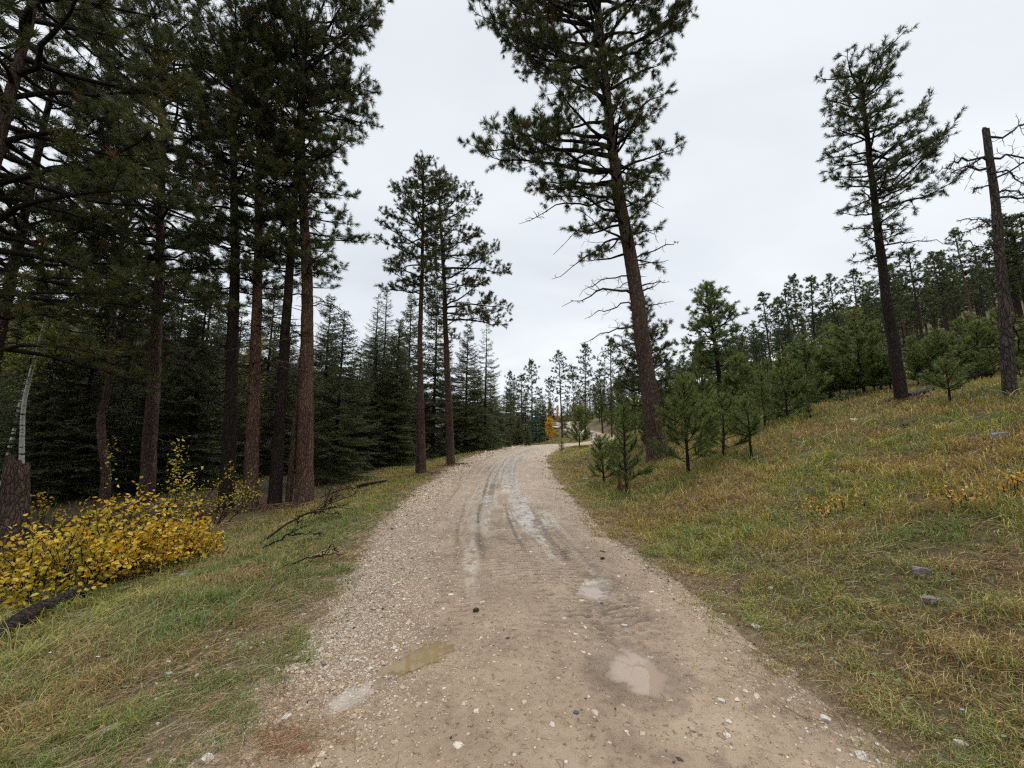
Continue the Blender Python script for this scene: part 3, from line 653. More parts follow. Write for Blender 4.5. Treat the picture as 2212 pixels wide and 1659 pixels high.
def pud_d(x, y, p):
    cx, cy, ax, ay, th, dp = p; c, s = math.cos(th), math.sin(th); dx = x - cx; dy = y - cy
    return ((dx * c - dy * s) / ax) ** 2 + ((dx * s + dy * c) / ay) ** 2
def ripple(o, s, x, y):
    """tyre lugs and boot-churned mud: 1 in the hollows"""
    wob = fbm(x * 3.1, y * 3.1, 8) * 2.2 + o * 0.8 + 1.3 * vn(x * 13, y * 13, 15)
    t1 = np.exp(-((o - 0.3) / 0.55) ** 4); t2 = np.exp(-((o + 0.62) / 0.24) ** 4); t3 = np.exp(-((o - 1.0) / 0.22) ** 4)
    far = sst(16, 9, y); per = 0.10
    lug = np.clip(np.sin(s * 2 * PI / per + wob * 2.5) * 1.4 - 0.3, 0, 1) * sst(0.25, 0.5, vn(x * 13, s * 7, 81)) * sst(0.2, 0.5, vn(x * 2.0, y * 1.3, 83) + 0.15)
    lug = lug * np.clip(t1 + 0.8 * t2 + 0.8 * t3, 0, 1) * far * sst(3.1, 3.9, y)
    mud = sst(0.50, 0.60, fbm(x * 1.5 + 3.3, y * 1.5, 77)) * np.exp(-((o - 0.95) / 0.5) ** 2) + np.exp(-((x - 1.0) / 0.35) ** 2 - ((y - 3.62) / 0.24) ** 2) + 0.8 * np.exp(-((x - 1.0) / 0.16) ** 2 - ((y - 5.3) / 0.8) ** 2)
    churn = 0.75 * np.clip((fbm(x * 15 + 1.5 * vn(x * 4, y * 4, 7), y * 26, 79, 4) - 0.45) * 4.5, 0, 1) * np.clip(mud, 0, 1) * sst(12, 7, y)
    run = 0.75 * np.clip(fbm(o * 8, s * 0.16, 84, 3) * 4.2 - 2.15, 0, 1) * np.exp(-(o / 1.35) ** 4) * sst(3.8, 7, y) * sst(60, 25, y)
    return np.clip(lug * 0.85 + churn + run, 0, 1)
def road_z(o, s, x, y, zc, hw):
    a = np.abs(o); z = zc + 0.045 * (1 - (a / hw) ** 2)
    z = z - 0.018 * np.exp(-((o - 0.82) / 0.22) ** 2) - 0.014 * np.exp(-((o + 0.55) / 0.22) ** 2) + 0.03 * np.exp(-((o + hw - 0.45) / 0.4) ** 2) * sst(3, 7, y)
    z = z + (fbm(x * 2.2, y * 2.2, 41) - 0.5) * 0.028 + (fbm(x * 13, y * 13, 43, 3) - 0.5) * 0.016 + (vn(x * 45, y * 45, 47) - 0.5) * 0.006
    rp = ripple(o, s, x, y); z = z - rp * 0.02
    flat = np.zeros_like(z)
    for p in PUD:
        d = pud_d(x, y, p) * (0.2 + 1.6 * fbm(x * 9, y * 9, 55)); w = np.exp(-d * 0.9); z = z - p[5] * w
    edge = (fbm(x * 1.3, y * 1.3, 21) - 0.5) * 0.7 + (fbm(x * 6, y * 6, 23) - 0.5) * 0.35
    return z - 0.28 * np.clip(a - hw - edge, 0, 1) 
def build_road():
    s = np.concatenate([np.arange(-14, 0.6, 0.5), np.arange(0.6, 6.5, 0.024), np.arange(6.5, 16, 0.06), np.arange(16, 46, 0.2), np.arange(46, 125, 0.6)])
    w = np.concatenate([np.linspace(-3.4, -2.2, 22), np.arange(-2.17, 2.2, 0.028), np.linspace(2.22, 3.3, 20)])
    cx = np.interp(s, ARC, CL[:, 0]); cyy = np.interp(s, ARC, CL[:, 1]); nx = np.interp(s, ARC, NRM[:, 0]); ny = np.interp(s, ARC, NRM[:, 1])
    X = cx[:, None] + nx[:, None] * w; Y = cyy[:, None] + ny[:, None] * w; hw = np.interp(s, HWS[:, 0], HWS[:, 1])[:, None] + 0 * w; O = w[None] + 0 * X; S = s[:, None] + 0 * X
    zc = bz(cyy)[:, None] + 0 * X
    Z = road_z(O, S, X, Y, zc, hw)
    n, m = X.shape; i = np.arange(n - 1)[:, None] * m; j = np.arange(m - 1)[None]
    Fq = np.stack([i + j, i + j + 1, i + m + j + 1, i + m + j], -1).reshape(-1, 4)
    st = fbm(O * 3.2 + 0.3 * np.sin(S * 0.4), S * 0.30, 61, 5); st2 = fbm(X * 5, Y * 5, 63)
    br1 = 0.72 + 0.30 * (fbm(S * 0.22, 0 * S, 301) - 0.5) * 2 * sst(6, 14, S); br2 = 0.15 + 0.7 * (fbm(S * 0.3, 0 * S + 4, 302) - 0.5) * 2
    rag = fbm(X * 3.2, Y * 2.2, 303, 5) - 0.5; lines = fbm(O * 11, S * 0.25, 304, 4)
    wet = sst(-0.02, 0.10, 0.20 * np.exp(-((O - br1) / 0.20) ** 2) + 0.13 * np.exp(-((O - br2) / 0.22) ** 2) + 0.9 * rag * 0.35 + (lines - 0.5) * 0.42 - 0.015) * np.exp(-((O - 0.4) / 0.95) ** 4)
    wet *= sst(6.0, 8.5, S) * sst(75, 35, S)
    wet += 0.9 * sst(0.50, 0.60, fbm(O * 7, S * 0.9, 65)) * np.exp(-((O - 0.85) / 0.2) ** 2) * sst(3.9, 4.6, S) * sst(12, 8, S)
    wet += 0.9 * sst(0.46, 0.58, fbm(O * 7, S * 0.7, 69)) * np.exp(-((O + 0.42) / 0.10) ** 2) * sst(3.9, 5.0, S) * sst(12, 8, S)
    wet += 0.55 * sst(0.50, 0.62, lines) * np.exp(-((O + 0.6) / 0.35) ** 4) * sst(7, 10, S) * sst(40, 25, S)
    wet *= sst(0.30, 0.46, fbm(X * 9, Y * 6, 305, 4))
    damp = 0 * X
    for p in PUD:
        d = pud_d(X, Y, p); damp += 0.6 * sst(1.9, 1.0, d + 3.2 * (st2 - 0.5))
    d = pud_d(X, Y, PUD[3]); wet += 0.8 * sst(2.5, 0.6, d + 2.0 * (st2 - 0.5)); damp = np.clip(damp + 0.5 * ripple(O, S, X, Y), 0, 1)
    grav = sst(-hw + 1.35, -hw + 0.3, O + 0.6 * (fbm(X * 1.2, Y * 0.6, 71) - 0.5)) * sst(2.0, 3.0, S) + 0.75 * sst(1.25, 2.0, np.abs(O - 0.1)) * 0.45 + 0.02
    track = np.exp(-((O - 0.28) / 0.5) ** 2) * sst(12, 6, S) + 0.7 * np.exp(-((O + 0.7) / 0.3) ** 2) * sst(12, 6, S)
    mb = MB(); mb.add(np.stack([X, Y, Z], -1).reshape(-1, 3), Fq, 0, smooth=True)
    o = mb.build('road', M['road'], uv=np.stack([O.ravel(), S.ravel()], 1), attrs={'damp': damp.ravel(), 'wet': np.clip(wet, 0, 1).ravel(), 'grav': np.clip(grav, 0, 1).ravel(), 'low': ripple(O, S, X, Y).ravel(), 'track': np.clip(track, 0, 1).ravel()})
    tag(o, kind='structure')
build_road()
def RZ(x, y):
    o, s, zc = near_road(x, y); hw = np.interp(s, HWS[:, 0], HWS[:, 1]); return road_z(o, s, np.asarray(x, float).ravel(), np.asarray(y, float).ravel(), zc, hw)
def surf(x, y): return np.maximum(Hn(x, y), RZ(x, y))
def build_puddles():
    for k, (p, m_, lab) in enumerate(zip(PUD[:3], ('mudwater', 'mudwater', 'mudwater_y'), ('largest muddy puddle, pinkish brown, in the right wheel track', 'small pale puddle farther up the right wheel track', 'narrow yellowish puddle in the left wheel track'))):
        cx, cy, ax, ay, th, dp = p; o, s, zc = near_road([cx], [cy]); lvl = float(zc[0] + 0.045 * (1 - (o[0] / 1.95) ** 2)) - 0.018 * math.exp(-((o[0] - 0.82) / 0.22) ** 2) - 0.014 * math.exp(-((o[0] + 0.55) / 0.22) ** 2) - dp * (0.47 if k < 2 else 0.42)
        n = 64; q = 1.9; g1_ = np.linspace(-1, 1, n); gx, gy = np.meshgrid(g1_, g1_, indexing='ij'); f_ = np.hypot(gx, gy) <= 1.0; c, sn = math.cos(th), math.sin(th)
        ux, uy = ax * q * gx, ay * q * gy; wx_ = cx + ux * c + uy * sn; wy_ = cy - ux * sn + uy * c
        dep = lvl - RZ(wx_.ravel(), wy_.ravel()); ii = np.arange(n - 1)[:, None] * n + np.arange(n - 1)[None]; ok_ = (f_[:-1, :-1] & f_[1:, 1:]).ravel(); Q = np.stack([ii, ii + n, ii + n + 1, ii + 1], -1).reshape(-1, 4)[ok_]
        mb = MB(); mb.add(np.stack([wx_, wy_, np.full_like(wx_, lvl)], -1).reshape(-1, 3), Q, 0); murk = np.clip((0.30 if k < 2 else 0.12) + 0.7 * (1 - np.exp(-np.clip(dep, 0, 1) / 0.0045)), 0, 1)
        ob = mb.build('puddle', M[m_], attrs={'murk': murk}); tag(ob, lab, 'puddle', kind='structure')
build_puddles()

# ================================================================== ground cover
def lograd(rng, n, r0, r1, amax=1.3):
    r = np.exp(rng.uniform(math.log(r0), math.log(r1), n)); a = rng.uniform(-amax, amax, n); return r * np.sin(a), r * np.cos(a), r
def grass():
    rng = np.random.default_rng(11)
    x, y, r = lograd(rng, 1400000, 1.1, 75)
    o, s, zc = near_road(x, y); hw = np.interp(s, HWS[:, 0], HWS[:, 1]); side = np.where(o < 0, -1, 1)
    e = np.abs(o) - hw + (fbm(x * 1.3, y * 1.3, 21) - 0.5) * -0.7
    pat = fbm(x * 0.7, y * 0.7, 31); pat2 = fbm(x * 2.6, y * 2.6, 33)
    dens = sst(-0.38, 0.35, e + (pat2 - 0.5) * 0.9) + 0.10 * sst(-0.7, -0.1, e + (pat2 - 0.5) * 1.6) * (pat2 > 0.5)
    bare = sst(0.54, 0.66, fbm(x * 0.9 + 7, y * 0.9, 35)) * sst(9, 4, r)
    dens = dens * (1 - 0.75 * bare) * (0.45 + 0.9 * pat2)
    dens *= np.where((x < -6.5 - 0.12 * np.clip(y - 12, 0, 40)) & (y > 6), 0.15, 1)
    dens *= np.where(y > 60, 0.6, 1)
    clump = sst(0.35, 0.6, vn(x * 7, y * 7, 37)) * 0.75 + 0.25; tus = sst(0.62, 0.8, vn(x * 3.3 + 5, y * 3.3, 38))
    keep = rng.random(len(x)) < dens * clump
    x, y, r, o, pat, pat2, e, tus = [q[keep] for q in (x, y, r, o, pat, pat2, e, tus)]; n = len(x)
    z = surf(x, y) - 0.01
    hgt = (0.035 + 0.085 * rng.random(n) ** 1.5 + 0.05 * pat2) * (1 + 0.006 * r) * np.clip(0.45 + e * 0.9, 0.4, 1.15)
    hgt *= np.where(o > 0, np.where(r < 6, 0.75, 1.15), np.where(r < 5, 0.9, 0.95))
    hgt *= (1 + 0.35 * tus) * 0.88
    az = rng.uniform(0, 2 * PI, n) + 2.0 * vn(x * 1.5, y * 1.5, 39); ln = hgt * rng.uniform(0.25, 1.5, n)
    wdt = np.maximum(0.0028, 0.00095 * r) * rng.uniform(0.7, 1.4, n)
    dx, dy = np.cos(az), np.sin(az); px, py = -dy * wdt * 0.5, dx * wdt * 0.5
    b = np.stack([x, y, z], 1); D = np.stack([dx, dy, 0 * dx], 1); Pp = np.stack([px, py, 0 * px], 1); up = np.array([0, 0, 1.0])
    m1 = b + D * (ln * 0.3)[:, None] + up * (hgt * 0.7)[:, None]; tip = b + D * ln[:, None] + up * (hgt * rng.uniform(0.55, 1.1, n))[:, None]
    V = np.stack([b - Pp, b + Pp, m1 + Pp * 0.8, m1 - Pp * 0.8, tip], 1).reshape(-1, 3)
    idx = np.arange(n)[:, None] * 5
    g1 = np.array([0.10, 0.15, 0.04]); g2 = np.array([0.22, 0.25, 0.065]); ol = np.array([0.36, 0.30, 0.055]); stw = np.array([0.46, 0.36, 0.14]); br = np.array([0.29, 0.18, 0.075]); ru = np.array([0.33, 0.21, 0.065])
    # share of green, olive, straw and brown blades varies over the meadow
    q = rng.random(n); big = fbm(x * 0.35, y * 0.35, 51); md = fbm(x * 1.4, y * 1.4, 53)
    rightmid = (o > 0) * sst(5, 9, r); rf = (o > 0) * sst(7.5, 4.5, r) * sst(0.42, 0.56, fbm(x * 0.7 + 2, y * 0.7, 58))
    gr = np.where(o < 0, 0.62 - 0.3 * sst(8, 16, r), 0.42) + (md - 0.5) * 2.3 - 0.14 * rightmid - 0.12 * rf; gold = 0.42 + 0.4 * rightmid + (big - 0.5) * 1.6 + 0.25 * (o < 0) * sst(8, 14, r)
    col = np.where((q < gr)[:, None], g1 + (g2 - g1) * rng.random((n, 1)) ** 0.8, np.where((q < gr + 0.55 * np.clip(gold, 0.08, 1))[:, None], ol * rng.uniform(0.7, 1.25, (n, 1)), np.where((rng.random(n) < 0.40)[:, None], stw * rng.uniform(0.55, 1.1, (n, 1)), br * rng.uniform(0.6, 1.3, (n, 1)))))
    rp = np.maximum(sst(0.54, 0.64, fbm(x * 0.45 + 9, y * 0.8, 57)) * sst(4, 7, r), 0.9 * (o < 0) * np.exp(-(((y - 12.5) / 3.0) ** 2)) * sst(-4.2, -5.5, x) * sst(.3, .5, md)); col = np.where((rng.random(n) < rp * 0.5)[:, None], ru * rng.uniform(0.7, 1.2, (n, 1)), col)
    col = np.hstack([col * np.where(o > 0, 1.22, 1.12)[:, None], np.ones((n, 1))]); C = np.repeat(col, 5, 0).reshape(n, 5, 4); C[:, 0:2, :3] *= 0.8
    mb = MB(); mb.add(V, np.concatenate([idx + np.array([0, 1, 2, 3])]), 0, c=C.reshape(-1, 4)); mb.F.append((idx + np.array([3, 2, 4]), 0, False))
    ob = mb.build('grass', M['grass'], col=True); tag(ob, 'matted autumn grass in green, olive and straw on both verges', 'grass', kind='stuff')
    print('grass', n)
grass()
def verge_weeds():
    rng = np.random.default_rng(27); mb = MB(); C = [(1.95, 4.0), (2.9, 3.5), (3.4, 4.2), (3.0, 5.2), (2.4, 3.0), (3.9, 3.6), (-2.3, 3.0), (-2.9, 4.2), (2.2, 6.5), (4.5, 5.5)]; P = []; V_ = []
    for i, (a, b) in enumerate(C):
        n = 150; x = a + rng.normal(0, .35, n); y = b + rng.normal(0, .28, n); o, s, _ = near_road(x, y); k = np.abs(o) > 2.1; x, y = x[k], y[k]; P.append(np.stack([x, y, surf(x, y) + rng.uniform(.015, .05, len(x))], 1)); V_.append(np.full(len(x), rng.uniform(0, 1)) + rng.uniform(-.3, .3, len(x)))
    P = np.concatenate(P); leaves(mb, P, rng, 0.026, mi=0, v=np.clip(np.concatenate(V_), 0, 1), flat=1.2); tag(mb.build('ground_cover', M['weed']), 'low broad-leaved weeds, grey-green and pale, between the grasses', 'weeds', kind='stuff')
M['weed'] = foliage('weed_leaves', [(0, (0.06, 0.12, 0.04)), (0.5, (0.16, 0.22, 0.11)), (0.85, (0.34, 0.40, 0.28)), (1, (0.45, 0.2, 0.1))], 0.5, 0.2)
verge_weeds()
def seed_stalks():
    rng = np.random.default_rng(12); A = []; mb = MB(); x, y, r = lograd(rng, 9000, 1.25, 16); o, s, zc = near_road(x, y); k = (np.abs(o) > 2.5) & ((x > 0) | (y < 9)); x, y, r = x[k], y[k], r[k]
    k = rng.random(len(x)) < sst(0.42, 0.62, fbm(x * 0.6, y * 0.6, 91)) * 0.9; x, y, r = x[k], y[k], r[k]; n = len(x); z = Hn(x, y)
    h = rng.uniform(0.18, 0.42, n); az = rng.uniform(0, 6.28, n); l = h * rng.uniform(0.3, 1.2, n); w = np.maximum(0.0017, 0.0006 * r)
    P = [np.stack([x + np.cos(az) * l * u ** 1.7, y + np.sin(az) * l * u ** 1.7, z + h * (u - 0.22 * u ** 3)], 1) for u in (0, 0.35, 0.7, 1.0)]
    for i in range(3): sticks(mb, P[i], P[i + 1], w * (1.1 - 0.25 * i), w * (0.9 - 0.2 * i) if i < 2 else w * 0.9)
    nv = mb.n; c = np.tile(np.array([0.42, 0.36, 0.17, 1]), (nv, 1)); mb.c = [c[:len(v)] for v in mb.V]
    tag(mb.build('seed_stalks', M['grass'], col=True), 'thin straw coloured grass stalks arching over the verges', 'grass stalks', kind='stuff')
seed_stalks()
OCT = np.array([(1, 0, 0), (0, 1, 0), (-1, 0, 0), (0, -1, 0), (0, 0, 1), (0, 0, -1)], float)
OCF = np.array([(0, 1, 4), (1, 2, 4), (2, 3, 4), (3, 0, 4), (1, 0, 5), (2, 1, 5), (3, 2, 5), (0, 3, 5)])
def gravel():
    rng = np.random.default_rng(21); x, y, r = lograd(rng, 260000, 1.4, 40, 1.0)
    o, s, zc = near_road(x, y); hw = np.interp(s, HWS[:, 0], HWS[:, 1])
    e = (o + hw) - 0.7 * (fbm(x * 1.3, y * 1.3, 21) - 0.5)           # metres in from the left edge
    left = np.exp(-((e - 0.45) / 0.65) ** 2) * sst(1.6, 3.0, y)
    right = 0.22 * np.exp(-((o - hw + 0.3) / 0.45) ** 2)
    dens = left * 1.0 + right + 0.022 * (np.abs(o) < hw) * (0.4 + 1.2 * fbm(x * 2, y * 2, 29))
    for p in PUD: dens *= sst(0.9, 1.6, pud_d(x, y, p))
    k = rng.random(len(x)) < dens; x, y, r, e, left = x[k], y[k], r[k], e[k], left[k]; n = len(x)
    sz = np.maximum(0.0046, 0.0012 * r) * np.exp(rng.normal(0, 0.42, n)) * (1 + 0.35 * left)
    z = surf(x, y) + sz * 0.12
    th = rng.uniform(0, 6.28, n); sc = sz[:, None] * np.stack([rng.uniform(0.7, 1.5, n), rng.uniform(0.6, 1.0, n), rng.uniform(0.4, 0.8, n)], 1)
    V = OCT[None] * sc[:, None] * rng.uniform(0.75, 1.25, (n, 6, 1)) + rng.normal(0, 0.15, (n, 6, 3)) * sz[:, None, None]
    c, s_ = np.cos(th)[:, None], np.sin(th)[:, None]; V = np.stack([V[..., 0] * c - V[..., 1] * s_, V[..., 0] * s_ + V[..., 1] * c, V[..., 2]], -1) + np.stack([x, y, z], 1)[:, None]
    pal = np.array([(0.46, 0.33, 0.21), (0.58, 0.45, 0.31), (0.64, 0.53, 0.39), (0.36, 0.24, 0.15), (0.68, 0.60, 0.48), (0.50, 0.34, 0.21)])
    col = pal[rng.choice(6, n, p=[0.27, 0.27, 0.16, 0.16, 0.06, 0.08])] * rng.uniform(0.8, 1.15, (n, 1)); col = np.hstack([col, np.ones((n, 1))])
    mb = MB(); mb.add(V.reshape(-1, 3), (np.arange(n)[:, None, None] * 6 + OCF[None]).reshape(-1, 3), 0, c=np.repeat(col, 6, 0))
    tag(mb.build('gravel', M['stone'], col=True), 'loose tan gravel thickest along the left road edge', 'gravel', kind='stuff'); print('gravel', n)
gravel()
def bark_chips():
    rng = np.random.default_rng(28); x, y, r = lograd(rng, 12000, 1.6, 16, 1.0); o, s, zc = near_road(x, y); hw = np.interp(s, HWS[:, 0], HWS[:, 1])
    e = np.abs(o) - hw; d = np.where(o > 0, np.exp(-((e - 0.12) / 0.3) ** 2), 0.6 * np.exp(-((e + 0.1) / 0.4) ** 2)) * sst(0.50, 0.62, fbm(x * 1.1 + 4, y * 0.8, 93)) + 0.012 * (np.abs(o) < hw)
    k = rng.random(len(x)) < d; x, y, r = x[k], y[k], r[k]; n = len(x); sz = np.maximum(0.007, 0.0016 * r) * np.exp(rng.normal(0, .45, n)); z = surf(x, y) + sz * .3; th = rng.uniform(0, 6.28, n)
    V = OCT[None] * (sz[:, None] * np.stack([rng.uniform(.9, 2.2, n), rng.uniform(.6, 1, n), rng.uniform(.3, .6, n)], 1))[:, None] * rng.uniform(.6, 1.3, (n, 6, 1)); c, s_ = np.cos(th)[:, None], np.sin(th)[:, None]
    V = np.stack([V[..., 0] * c - V[..., 1] * s_, V[..., 0] * s_ + V[..., 1] * c, V[..., 2]], -1) + np.stack([x, y, z], 1)[:, None]; col = np.hstack([np.array([[.045, .03, .022]]) * rng.uniform(.5, 1.8, (n, 1)), np.ones((n, 1))])
    mb = MB(); mb.add(V.reshape(-1, 3), (np.arange(n)[:, None, None] * 6 + OCF[None]).reshape(-1, 3), 0, c=np.repeat(col, 6, 0)); tag(mb.build('bark_chips', M['stone'], col=True), 'dark crumbs of bark and mud along both road edges', 'bark chips', kind='stuff')
bark_chips()
def dead_straw():
    rng = np.random.default_rng(26); x, y, r = lograd(rng, 80000, 1.15, 13); o, s, zc = near_road(x, y); hw = np.interp(s, HWS[:, 0], HWS[:, 1])
    k = rng.random(len(x)) < sst(-0.35, 0.5, np.abs(o) - hw) * 0.9 + 0.004; x, y, r = x[k], y[k], r[k]; n = len(x); z = surf(x, y) + rng.uniform(0.002, 0.03, n); az = rng.uniform(0, PI, n); l = rng.uniform(0.03, 0.11, n); bend = rng.normal(0, 0.35, n); w = np.maximum(0.0013, 0.00045 * r)
    A = np.stack([x - np.cos(az) * l, y - np.sin(az) * l, z], 1); Mi = np.stack([x - np.sin(az) * l * bend, y + np.cos(az) * l * bend, z + 0.012], 1); B = np.stack([x + np.cos(az) * l, y + np.sin(az) * l, z + rng.uniform(-.01, .02, n)], 1)
    mb = MB(); sticks(mb, A, Mi, w, w); sticks(mb, Mi, B, w, w * .7); pal = np.array([(0.42, 0.33, 0.17), (0.30, 0.20, 0.10), (0.20, 0.13, 0.07), (0.34, 0.17, 0.08)]); c = np.hstack([pal[rng.choice(4, n, p=[.4, .3, .18, .12])] * rng.uniform(.8, 1.2, (n, 1)), np.ones((n, 1))]); c = np.repeat(c, 6, 0); mb.c = [c, c]
    tag(mb.build('dead_straw', M['grass'], col=True), 'flattened dead straw and needles matted between the grass', 'dead grass', kind='stuff')
dead_straw()
def litter():
    rng = np.random.default_rng(23); x, y, r = lograd(rng, 9000, 1.3, 9, 1.05); o, s, zc = near_road(x, y)
    hot = np.exp(-(((x + 1.25) / 0.35) ** 2 + ((y - 2.35) / 0.28) ** 2)) + np.exp(-(((x + 1.55) / 0.4) ** 2 + ((y - 2.7) / 0.22) ** 2)) * .7
    k = rng.random(len(x)) < 0.045 + 0.05 * (np.abs(o) > 1.2) + 0.9 * hot; x, y = x[k], y[k]
    x = np.concatenate([x, rng.normal(-1.22, 0.14, 420), rng.normal(-1.5, 0.2, 200)]); y = np.concatenate([y, rng.normal(2.3, 0.09, 420), rng.normal(2.62, 0.12, 200)]); n = len(x)
    z = surf(x, y) + 0.006 + rng.uniform(0, 0.012, n); az = rng.uniform(0, PI, n); l = rng.uniform(0.03, 0.075, n); bend = rng.normal(0, 0.3, n)
    A = np.stack([x - np.cos(az) * l, y - np.sin(az) * l, z], 1); Mi = np.stack([x - np.sin(az) * l * bend, y + np.cos(az) * l * bend, z + 0.006], 1); B = np.stack([x + np.cos(az) * l, y + np.sin(az) * l, z], 1)
    mb = MB(); sticks(mb, A, Mi, 0.0011, 0.0011); sticks(mb, Mi, B, 0.0011, 0.0008)
    c = np.where(rng.random((n, 1)) < 0.5, np.array([[0.36, 0.17, 0.08]]), np.array([[0.42, 0.29, 0.17]])); c = np.hstack([c, np.ones((n, 1))]); c = np.repeat(c, 6, 0); mb.c = [c, c]
    tag(mb.build('needle_litter', M['grass'], col=True), 'fallen orange pine needles scattered over the road edge', 'pine needles', kind='stuff')
litter()

# ================================================================== the big trees
def tpath(pos, pts, h, curve=0.0):
    L_ = [(-0.4, 0, 0), (0, 0, 0)] + [(hz(pos, py), wx(pos, px, py), 0) for px, py in pts]
    (z1, a1, _), (z2, a2, _) = L_[-2], L_[-1]
    if h > z2: L_.append((h, a2 + (a2 - a1) / (z2 - z1) * (h - z2) * 0.8, 0))
    return L_
def envp(pos, rows, g=1.0):
    """rows: picture row, px reach left, px reach right"""
    k = pos[1] / F * g; out = sorted([(hz(pos, py), a * k, b * k) for py, a, b in rows]); return out
print('trees')
# the tall pine right of the road
p, t = at(1425, 992); print('centre', p, t)
TH = 21.0
root, Tz = pine('pine_tree', 'tall ponderosa pine right of the road with bare dead lower limbs and leaning reddish trunk', p, tpath(p, [(1410, 900), (1383, 680), (1362, 560), (1345, 470), (1320, 300), (1300, 100), (1292, 0)], TH),
     0.37, 0.11, TH, (hz(p, 560), 0), envp(p, [(580, 90, 60), (540, 150, 90), (470, 170, 90), (430, 190, 95), (380, 270, 115), (340, 330, 125), (290, 240, 110), (220, 230, 40), (170, 230, 45), (120, 300, 170), (60, 300, 215), (0, 290, 230), (-150, 250, 200), (-350, 90, 90)], 1.04),
     80, 5, 'bark_brown', K=44, ln=0.20, w=0.012, dens=1.12, side=0.55, sides=26, flare=0.75, e_low=-0.1, stubs=14,
     dead=[(hz(p, 642), PI * 0.98, 2.7, 0.22, -0.42, 0.062), (hz(p, 700), PI * 1.04, 2.3, 0.12, -0.38, 0.048), (hz(p, 735), PI * 0.93, 1.7, -0.02, -0.35, 0.042),
           (hz(p, 560), -0.15, 2.4, 0.25, -0.1, 0.04), (hz(p, 640), 0.15, 0.95, 0.55, 0.2, 0.05), (hz(p, 660), -0.4, 1.2, 0.05, -0.1, 0.03), (hz(p, 590), PI * 1.1, 2.2, -0.1, -0.35, 0.035), (hz(p, 520), PI * 0.9, 3.1, -0.15, -0.4, 0.05),
           (hz(p, 440), PI * 1.02, 4.0, -0.1, -0.42, 0.055), (hz(p, 340), 0.25, 0.75, 2.6, 0.5, 0.06), (hz(p, 490), 0.3, 1.6, 0.35, -0.6, 0.035), (hz(p, 450), -0.35, 1.7, 0.2, -0.55, 0.03), (hz(p, 610), PI * 0.85, 1.2, -0.2, -0.3, 0.025), (hz(p, 715), 0.0, 0.9, -0.1, 0.1, 0.03), (hz(p, 625), -0.1, 1.3, 0.3, -0.2, 0.03), (hz(p, 760), PI, 1.3, -0.1, -0.5, 0.03), (hz(p, 668), PI * 1.0, 2.4, 0.15, -0.3, 0.04), (hz(p, 575), 0.2, 1.6, 0.1, 0.1, 0.03), (hz(p, 480), PI * 1.05, 2.6, -0.3, -0.4, 0.04)],
     extra=[(hz(p, 370), PI * 0.99, 5.0, -0.02, 0.10), (hz(p, 330), PI * 1.03, 4.6, 0.0, 0.05), (hz(p, 400), PI * 0.97, 3.3, -0.1, 0.05), (hz(p, 180), PI * 0.98, 5.0, 0.25, 0.1), (hz(p, 130), PI * 1.03, 5.2, 0.1, 0.15), (hz(p, 200), 0.1, 2.8, 0.45, 0.2), (hz(p, 150), -0.1, 3.3, 0.3, 0.15), (hz(p, 110), 0.1, 3.8, 0.35, 0.1)], rb=1.25)
# right, on the meadow
p, t = at(1950, 866); print('right', p, t); TH = hz(p, 158)
pine('pine_tree', 'slender pine with dark trunk standing alone on the meadow, left of the broken snag', p, tpath(p, [(1915, 600), (1895, 440), (1868, 250), (1852, 120)], TH), 0.19, 0.05, TH, (hz(p, 560), 0),
     envp(p, [(560, 45, 40), (500, 85, 72), (450, 98, 90), (400, 110, 140), (340, 115, 160), (300, 110, 130), (265, 85, 75), (210, 98, 98), (150, 88, 108), (90, 80, 95), (48, 45, 60)], .93), 54, 8, 'bark_dark', K=34, ln=0.16, w=0.013, dens=1.1, side=0.8, e_low=-0.05,
     dead=[(hz(p, 530), 0.1, 2.0, 0.2, -0.15, 0.03), (hz(p, 485), 0.3, 1.8, 0.25, -0.2, 0.025), (hz(p, 560), -0.2, 1.3, 0.0, -0.1, 0.02)], extra=[(hz(p, 425), 0.05, 2.5, 0.62, 0.1), (hz(p, 450), -0.1, 2.3, 0.35, 0.0), (hz(p, 400), 0.3, 2.3, 0.6, 0.1), (hz(p, 210), 0.1, 1.5, 0.9, 0.2)], flare=0.3)
